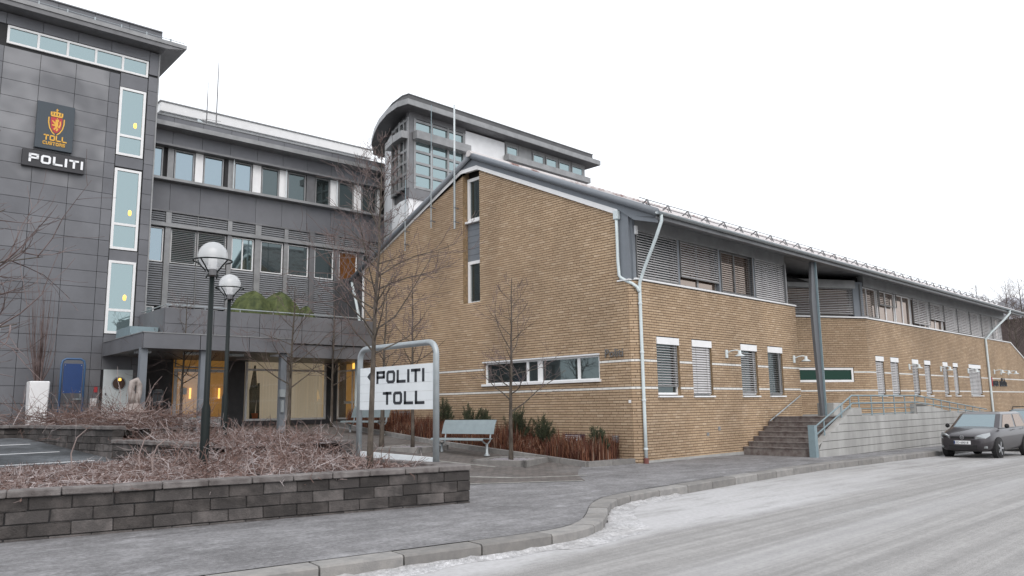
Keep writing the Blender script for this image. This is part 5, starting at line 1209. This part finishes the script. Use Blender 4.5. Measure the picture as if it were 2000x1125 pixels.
# ================================================================ direction sign
SX=8.81; DS=thing('direction_sign','white direction board POLITI TOLL in a rounded steel pipe frame in the planter','sign',(SX,12.2,.5))
m=MB(); y1,y0=11.02,13.48; zt=2.74; pts=[(0,y1-12.2,-.1),(0,y1-12.2,zt-.5-.25)]+[(0,y1-12.2+.22*(1-math.cos(a)),zt-.75+.22*math.sin(a)) for a in np.linspace(0,math.pi/2,6)]+[(0,y0-12.2-.22*(1-math.cos(a)),zt-.75+.22*math.sin(a)) for a in np.linspace(math.pi/2,0,6)]+[(0,y0-12.2,-.1)]
m.tube(pts,.058,12); m.build('pipe_frame',M['steel'],DS,smooth=True)
for k in range(5): b=MB(); b.box(-.03,.03,y1-12.2+.055,y0-12.2-.055,1.0+k*.166,1.0+k*.166+.163); b.build('board_plank',M['sign_white'],DS)
b=MB(); b.bar((0,y1-12.2+.05,.1),(0,y0-12.2-.1,.14),.06,.1); b.build('bottom_bar',M['sign_white'],DS)
def sign_text(text,yr,z,h,w,gap):
    mb=MB(); tmp=MB(); tot=block_text(tmp,text,h,w,gap,lambda u,v,d:(0,0,0)); block_text(mb,text,h,w,gap,lambda u,v,d:(-.034+d*.006,yr-12.2+tot-u,z-.5+v)); mb.build('lettering',M['letter'],DS)
yt=lambda px,py: onX(px,py,SX-.03)
sign_text('POLITI',yt(829,740)[1],yt(829,745)[2],.245,.285,.05); sign_text('TOLL',yt(829,785)[1],yt(829,789)[2],.245,.285,.055)
ar=MB(); ya=yt(722,735)[1]-12.2; za=yt(722,736)[2]-.5; ar.add([(-.034,ya+.08,za),(-.034,ya-.06,za+.11),(-.034,ya-.06,za-.11)],[(0,1,2)]); ar.build('arrow',M['letter'],DS)
sp=MB(); sp.tube([(-.25,1.15,.06),(-.4,1.3,.14)],.06,10); tag(sp.build('sign_spotlight',M['lamp_black']),'small black spotlight on the soil at the foot of the direction sign','spotlight').location=(SX,12.2,.47)
# ================================================================ benches
def bench(p,rz,label):
    t=thing('bench',label,'bench',(p[0],p[1],terr(*p)),rz,'steel benches'); w=.9
    def curve(path,th,name):
        mb=MB(); n=len(path); vs=[(sx*w,a,z) for sx in(-1,1) for a,z in path]; vs2=[(sx*w,a+th[0],z+th[1]) for sx in(-1,1) for a,z in path]
        mb.add(vs+vs2,[(i,i+1,n+i+1,n+i) for i in range(n-1)]+[(2*n+i,3*n+i,3*n+i+1,2*n+i+1) for i in range(n-1)]+[(0,n,3*n,2*n),(n-1,2*n+n-1,3*n+n-1,n+n-1)]+[(i,2*n+i,2*n+i+1,i+1) for i in range(n-1)]+[(n+i,n+i+1,3*n+i+1,3*n+i) for i in range(n-1)]); return mb.build(name,M['bench'],t)
    curve([(-.3,.41),(-.28,.45),(-.2,.455),(.1,.43),(.16,.44)],(0,-.02),'seat'); curve([(.2,.55),(.24,.68),(.29,.82),(.36,.93)],(.02,.0),'backrest')
    for sx in (-.78,.78):
        m=MB(); m.tube([(sx,-.22,.43),(sx,-.05,.32),(sx,.08,.28),(sx,.2,.36),(sx,.24,.55),(sx,.3,.75)],.022,7); m.build('arm_bracket',M['steel'],t); m=MB(); m.lathe([(.09,-.02),(.06,.02),(.04,.06),(.035,.3),(0,.3)],(sx,.06,0),10); m.build('leg',M['steel'],t,smooth=True)
M['bench']=mat('perforated_steel',(.25,.30,.315),.45,var=.06,scale=6,metal=.3)
bench((14.2,16.6),math.radians(-78),'grey steel bench standing in the open right of the direction sign'); bench((15.0,22.6),math.radians(-80),'grey steel bench seen behind the left post of the direction sign')
# ================================================================ pot with columnar shrub, blue board, mailbox, statue
def P_(s_,t_,z): return tuple(ROT@Vector((s_,t_,z)))
pt=thing('flower_pot','tall white square planter pot by the tower wall','pot',P_(4.95,28.2,1.1),A3); m=MB(); m.prism([(-.24,0),(.24,0),(.28,1.42),(-.28,1.42)],1,-.26,.26); m.build('body',M['white'],pt,bevel=.03); m=MB(); m.box(-.2,.2,-.2,.2,1.38,1.43); m.build('pot_soil',M['soil'],pt)
cs=thing('columnar_shrub','narrow upright bare shrub growing in the tall white pot','shrub',P_(4.95,28.2,2.5),A3); r=np.random.default_rng(5); m=MB()
for i in range(46):
    a=r.uniform(0,6.28); R=r.uniform(.05,.5); H=r.uniform(1.0,3.4); m.tube([(0+.1*math.cos(a),.1*math.sin(a),0),(R*.7*math.cos(a),R*.5*math.sin(a),H*.45),(R*math.cos(a+.3),R*.6*math.sin(a+.3),H)],[.012,.008,.003],4,cap=False)
m.build('stems',M['twigbark'],cs)
bs=thing('notice_board','blank dark blue notice board in a rounded blue pipe frame before the tower','sign',P_(5.83,27.9,1.0),A3); m=MB(); m.tube([(-.33,0,0),(-.33,0,2.05),(-.3,0,2.17),(-.2,0,2.23),(.2,0,2.23),(.3,0,2.17),(.33,0,2.05),(.33,0,0)],.035,8); m.build('pipe_frame',M['blue_frame'],bs,smooth=True); m=MB(); m.box(-.27,.27,-.02,.02,1.15,2.08); m.build('board',M['blue'],bs)
for x in (-.23,.23):
    for z in (1.2,2.03): m=MB(); m.lathe([(.015,0),(0,.012)],(0,0,0),6); o=m.build('bolt',M['steel'],bs); o.location=(x,-.02,z); o.rotation_euler=(math.pi/2,0,0)
mx=thing('mailbox','grey wall mailbox beside the glass entrance doors','mailbox',P_(9.0,29.86,1.75),A3); m=MB(); m.box(-.2,.2,-.13,.13,0,.55); m.build('body',M['grey_clad'],mx,bevel=.02); m=MB(); m.box(-.14,.14,-.14,-.13,.4,.43); m.build('slot',M['joint'],mx); m=MB(); m.box(-.1,.12,-.15,.0,.55,.57); m.build('lid',M['white_metal'],mx)
st=thing('stone_statue','rough pale stone sculpture with a hollow standing before the canopy column','statue',P_(6.72,24.3,1.1),A3)
m=MB(); pth=[(0,0,.62),(.05,0,.78),(.11,0,.98),(.1,0,1.2),(.02,0,1.34),(-.08,0,1.28),(-.11,0,1.08),(-.08,0,.88),(-.04,0,.7)]; m.tube(pth,[.13,.11,.085,.09,.1,.1,.085,.1,.13],9); m.build('sculpture',M['stone'],st,smooth=True); m=MB(); m.lathe([(.36,0),(.34,.3),(.28,.5),(.17,.66),(0,.7)],(0,0,0),9); m.build('rock_base',M['stone'],st)
# ================================================================ cars
def car(name,label,loc,paint,rails=False,plate=True,H=1.46,Ln=3.95,rz=0):
    t=thing(name,label,'car',loc,rz,'cars parked along the kerb')   # front looks to -x
    k=Ln/3.95; hs=H/1.46
    # lower body sections: x, half width, z bottom, z top, shoulder z
    S_=[(0,.52,.34,.62,.56),(.06,.68,.24,.70,.62),(.22,.79,.2,.78,.68),(.5,.835,.19,.86,.74),(.95,.845,.19,.955,.8),(1.1,.845,.19,.98,.82),(2.0,.845,.19,.98,.84),(2.9,.845,.19,.99,.86),(3.5,.835,.2,1.0,.88),(3.8,.8,.24,.98,.86),(3.93,.7,.3,.9,.8)]
    mb=MB(); rings=[]
    for (x,w,zb,zt,sh) in S_:
        rings.append([(x*k,0,zb),(x*k,w*.86,zb),(x*k,w*.97,zb+.1),(x*k,w,(zb+sh)/2),(x*k,w*.985,sh*hs),(x*k,w*.9,zt*hs-.015),(x*k,w*.72,zt*hs+.012),(x*k,0,zt*hs+.03)])
    full=[]
    for rg_ in rings: full+= rg_+[(x,-y,z) for x,y,z in rg_[-2:0:-1]]
    n=14; mb.add(full,[(i*n+j,i*n+(j+1)%n,(i+1)*n+(j+1)%n,(i+1)*n+j) for i in range(len(S_)-1) for j in range(n)]+[tuple(range(n))[::-1],tuple(range((len(S_)-1)*n,len(S_)*n))])
    body=mb.build('body',paint,t,smooth=True); md=body.modifiers.new('s','SUBSURF'); md.levels=1; md.render_levels=2
    # cabin
    bz=.96*hs; rz_=H-.0
    def ring(f,inset,z): 
        xf,xr=f; w=.80-inset; return [(xf*k,-w*.86,z),(xf*k+.08,-w*.98,z),(xr*k-.1,-w*.98,z),(xr*k,-w*.84,z),(xr*k,w*.84,z),(xr*k-.1,w*.98,z),(xf*k+.08,w*.98,z),(xf*k,w*.86,z)]
    lo=ring((.98,3.82),0,bz-.03); mid=ring((1.62,3.6),.145,H-.075); top=ring((1.8,3.48),.24,H-.01)
    cb=MB(); cb.add(lo+mid+top,[(i,(i+1)%8,8+(i+1)%8,8+i) for i in range(8)]+[(8+i,8+(i+1)%8,16+(i+1)%8,16+i) for i in range(8)]+[tuple(range(16,24))]); cb.build('cabin',paint,t,smooth=False)
    def inset(face,sh,outw,name,m,sx=1):
        P=[np.array(p) for p in face]; c=sum(P)/len(P); nrm=np.cross(P[1]-P[0],P[2]-P[0]); nrm/=np.linalg.norm(nrm)
        if nrm@(c-np.array([2.2*k,0,1.1]))<0: nrm=-nrm
        g=MB(); g.add([c+(p-c)*sh+nrm*outw for p in P],[tuple(range(len(P)))]); return g.build(name,m,t)
    ws=[lo[7],lo[0],mid[0],mid[7]]; inset(ws,.93,.006,'windscreen',M['gcar']); inset([lo[3],lo[4],mid[4],mid[3]],.88,.006,'rear_window',M['gcar'])
    for s in (-1,1):
        a=lo[1] if s<0 else lo[6]; b=lo[2] if s<0 else lo[5]; c=mid[2] if s<0 else mid[5]; d=mid[1] if s<0 else mid[6]
        L=lambda p,q,f: tuple(np.array(p)+(np.array(q)-np.array(p))*f)
        for f0,f1 in ((.07,.52),(.55,.9)):
            q=[L(a,b,f0),L(a,b,f1),L(d,c,max(.02,f0*1.0)),L(d,c,f1)]; inset([q[0],q[1],q[3],q[2]],.9,.008,'side_window',M['gwarm'])
        for f in (.66,):
            h=MB(); h.box(2.05*k,2.22*k,s*.855-.012,s*.855+.012,.86,.885); h.build('door_handle',paint,t); h=MB(); h.box(2.95*k,3.12*k,s*.855-.012,s*.855+.012,.88,.905); h.build('door_handle',paint,t)
        mr=MB(); mr.lathe([(0,-.07),(.06,-.05),(.08,0),(.06,.06),(0,.08)],(1.28*k,s*.95,1.0),8); mr.build('mirror',M['rubber'],t,smooth=True)
        hl=MB(); P=[(.03,.40,.58),(.02,.43,.68),(.09,.58,.735),(.34,.76,.785),(.28,.785,.69),(.09,.70,.60)]; hl.add([(x*k-.02,s*y*1.0,z*hs+.03) for x,y,z in P]+[(x*k+.1,s*y*.96,z*hs+.03) for x,y,z in P],[tuple(range(6)) if s<0 else tuple(range(5,-1,-1))]+[(i,6+i,6+(i+1)%6,(i+1)%6) for i in range(6)]); hl.build('headlight',M['lens'],t)
        fg=MB(); fg.obox((.10*k,s*.6,.36),(.03,.012*s,0),(0,.11,0),(0,0,.035)); fg.build('fog_light',M['lens'],t)
        for x in (.78,3.2):
            ar=MB(); nn=20; vs=[]; 
            for yy in (s*.70,s*.852):
                vs+=[(x*k+.355*math.cos(6.2832*i/nn),yy,.31+.355*math.sin(6.2832*i/nn)) for i in range(nn)]
            ar.add(vs,[tuple(range(nn,2*nn)) ]+[(i,(i+1)%nn,nn+(i+1)%nn,nn+i) for i in range(nn)]); ar.build('wheel_arch',M['rubber'],t)
            wh=MB(); prof=[(.16,-.1),(.29,-.1),(.31,-.07),(.31,.07),(.29,.1),(.2,.1)]
            vs=[]
            for rr_,yy in prof: vs+=[(rr_*math.cos(6.2832*i/24),yy,rr_*math.sin(6.2832*i/24)) for i in range(24)]
            wh.add(vs,[(a*24+i,a*24+(i+1)%24,(a+1)*24+(i+1)%24,(a+1)*24+i) for a in range(5) for i in range(24)]); w=wh.build('wheel',M['rubber'],t,smooth=True); w.location=(x*k,s*.775,.31)
            rm=MB()
            for q in range(5):
                a=q*1.2566; c_,s_=math.cos(a),math.sin(a); rm.obox((c_*.11,s*.095,s_*.11),(c_*.1,0,s_*.1),(-s_*.028,0,c_*.028),(0,.012,0))
            rm.lathe([(0,0)],(0,0,0),3) if False else None
            vs=[(r_*math.cos(6.2832*i/24),s*.098,r_*math.sin(6.2832*i/24)) for r_ in (.185,.22) for i in range(24)]; rm.add(vs,[(i,(i+1)%24,24+(i+1)%24,24+i) for i in range(24)]); rm.build('rim',M['alloy'],w)
    gr=MB(); gr.obox((.03*k,0,.655*hs),(.02,0,0),(0,.36,0),(0,0,.035)); gr.build('grille',M['rubber'],t); gr=MB(); gr.obox((.04*k,0,.36),(.03,0,0),(0,.45,0),(0,0,.06)); gr.build('lower_grille',M['rubber'],t)
    em=MB(); nn=16; vs=[(-.008,r_*math.cos(6.2832*i/nn),.665*hs+r_*math.sin(6.2832*i/nn)) for r_ in (.05,.065) for i in range(nn)]; em.add(vs,[(i,(i+1)%nn,nn+(i+1)%nn,nn+i) for i in range(nn)])
    for dy in (-.018,.018): em.bar((-.008,dy-.018,.695*hs),(-.008,dy,.64*hs),.008,.008); em.bar((-.008,dy+.018,.695*hs),(-.008,dy,.64*hs),.008,.008)
    em.build('emblem',M['alloy'],t)
    if plate:
        pm=MB(); pm.obox((-.012,0,.50),(.006,0,0),(0,.26,0),(0,0,.057)); po=pm.build('number_plate',M['white'],t); pm=MB(); pm.obox((-.019,.24,.50),(.002,0,0),(0,.022,0),(0,0,.05)); pm.build('plate_band',M['blue'],po)
        ml=Matrix.Translation((-.019,.2,.463))@Matrix(((0,0,-1,0),(-1,0,0,0),(0,1,0,0),(0,0,0,1))); text_mesh('SD 60018',.098,M['letter'],'plate_text',po,ml,.001,.001)
    wp=MB(); wp.obox((1.05*k,0,bz+.0),(.05,0,0),(0,.6,0),(0,0,.012)); wp.build('wiper_panel',M['rubber'],t)
    if rails:
        for s in (-1,1): m=MB(); m.tube([(1.75*k,s*.56,H-.02),(1.9*k,s*.57,H+.06),(3.2*k,s*.57,H+.06),(3.4*k,s*.56,H-.02)],.016,6); m.build('roof_rail',M['rubber'],t)
    return t
def paintm(name,c,metal=.55): 
    m=mat(name,c,.32,metal=metal); m.node_tree.nodes['Principled BSDF'].inputs['Coat Weight'].default_value=.6; return m
M['gcar']=glass('car_glass',(.7,.85,.9),.32,dark=(.02,.03,.035)); M['lens']=mat('lens',(.35,.37,.38),.12,metal=.5); M['alloy']=mat('alloy',(.5,.51,.53),.3,metal=.8)
car('parked_car','dark grey brown hatchback with number plate parked at the kerb',(27.95,8.12,-.2+low(28.5)),paintm('paint_grey',(.05,.045,.05)),rz=math.radians(-5.5)).scale=(.95,.95,.985)
car('parked_car','black estate car with roof rails parked behind the grey hatchback',(33.4,7.95,-.2+low(34)),paintm('paint_black',(.02,.03,.035)),rails=True,plate=False,H=1.55,Ln=4.4,rz=math.radians(-3))
# police van at the left edge of the court
vp=onz(2,850,.62); vb=EYE+ray(2,800)*14.5
vb=vb-CR*.14
van=thing('parked_van','white high-roofed van with a dark blue band and orange corner lamp at the court edge','van',(float(vb[0]),float(vb[1]),terr(vb[0],vb[1])),math.radians(0))
H=3.35-terr(vb[0],vb[1]); m=MB(); m.prism([(-5,.4),(0,.4),(0,H-.12),(-.1,H),(-4.2,H),(-4.9,1.6),(-5,1.2)],1,0,1.95); m.build('body',M['white'],van,bevel=.03)
m=MB(); m.box(-4.2,.004,-.006,1.956,1.25,H-.35); m.build('blue_band',mat('van_blue',(.02,.03,.12),.3),van); m=MB(); m.box(-.3,.12,-.02,1.97,.35,.72); m.build('bumper',M['rubber'],van,bevel=.04); m=MB(); m.box(-.12,.03,-.01,.16,.76,.9); m.build('corner_lamp',M['orange'],van)
for x in (-.9,-4.1):
    for y in (0.05,1.9): w=MB(); w.lathe([(.0,-.1),(.3,-.1),(.33,-.06),(.33,.06),(.3,.1),(0,.1)],(0,0,0),18); o=w.build('wheel',M['rubber'],van); o.rotation_euler=(math.pi/2,0,0); o.location=(x,y,.33)
# ================================================================ far right background: hillside, house, trees
hb=MB(); N=24; vs=[]
for j in range(N+1):
    for i in range(N+1):
        x=62+i*6; y=14+j*6; vs.append((x,y,-.35+ max(0,(i*6-2))*.10+ max(0,j*6-2)*.14+random.uniform(-.4,.4)*(i>0)*(j>0)))
hb.add(vs,[(j*(N+1)+i,j*(N+1)+i+1,(j+1)*(N+1)+i+1,(j+1)*(N+1)+i) for j in range(N) for i in range(N)]); structure(hb.build('hillside',mat('hill',(.10,.085,.07),.95,col2=(.2,.18,.165),scale=.6,bump=.5,bscale=3),smooth=True))
hp=EYE+ray(1995,640)*88; HS=thing('hill_house','dark brown house with a snowy roof and chimney on the hillside beyond the brick wall','house',(float(hp[0]),float(hp[1]),hp[2]-6),math.radians(-20))
m=MB(); m.box(-1.5,14,-4,4,-4,7); m.build('wall',mat('house_brown',(.09,.07,.065),.9,var=.2,scale=1),HS); m=MB(); m.prism([(-4.6,6.9),(4.6,6.9),(0,9.4)],0,-2,14.5); ro=m.build('roof',mat('snow_roof',(.45,.47,.52),.8,var=.15,scale=.6),HS); m=MB(); m.box(-1.3,.8,-3.6,-2.2,7.5,10.2); m.build('chimney',M['zinc'],ro)
for k in range(3):
    m=MB(); m.box(-.4+k*3.2,.9+k*3.2,-4.06,-4.0,3.5,5.2); wo=m.build('window',M['white'],HS); m=MB(); m.box(-.28+k*3.2,.78+k*3.2,-4.09,-4.06,3.62,5.08); m.build('pane',M['gblue'],wo)
def back_tree(px,py,dep,h,seed,label):
    p=EYE+ray(px,py)*dep; tree('bare_tree',label,(p[0],p[1],p[2]-h*.45),h,.11,seed,nb=30,spread=.6,first=.2,sub=6,group='trees on the hillside',twl=1.1)
back_tree(1912,622,85,6.6,61,'pale bare birch rising above the far end of the long roof'); back_tree(1968,625,75,7,62,'dense bare tree beside the hillside house chimney'); back_tree(1999,622,70,7,63,'bare tree at the edge of the hillside beyond the parked cars'); back_tree(1985,665,72,7,64,'lower bare tree growing on the slope beyond the sloping garden wall')
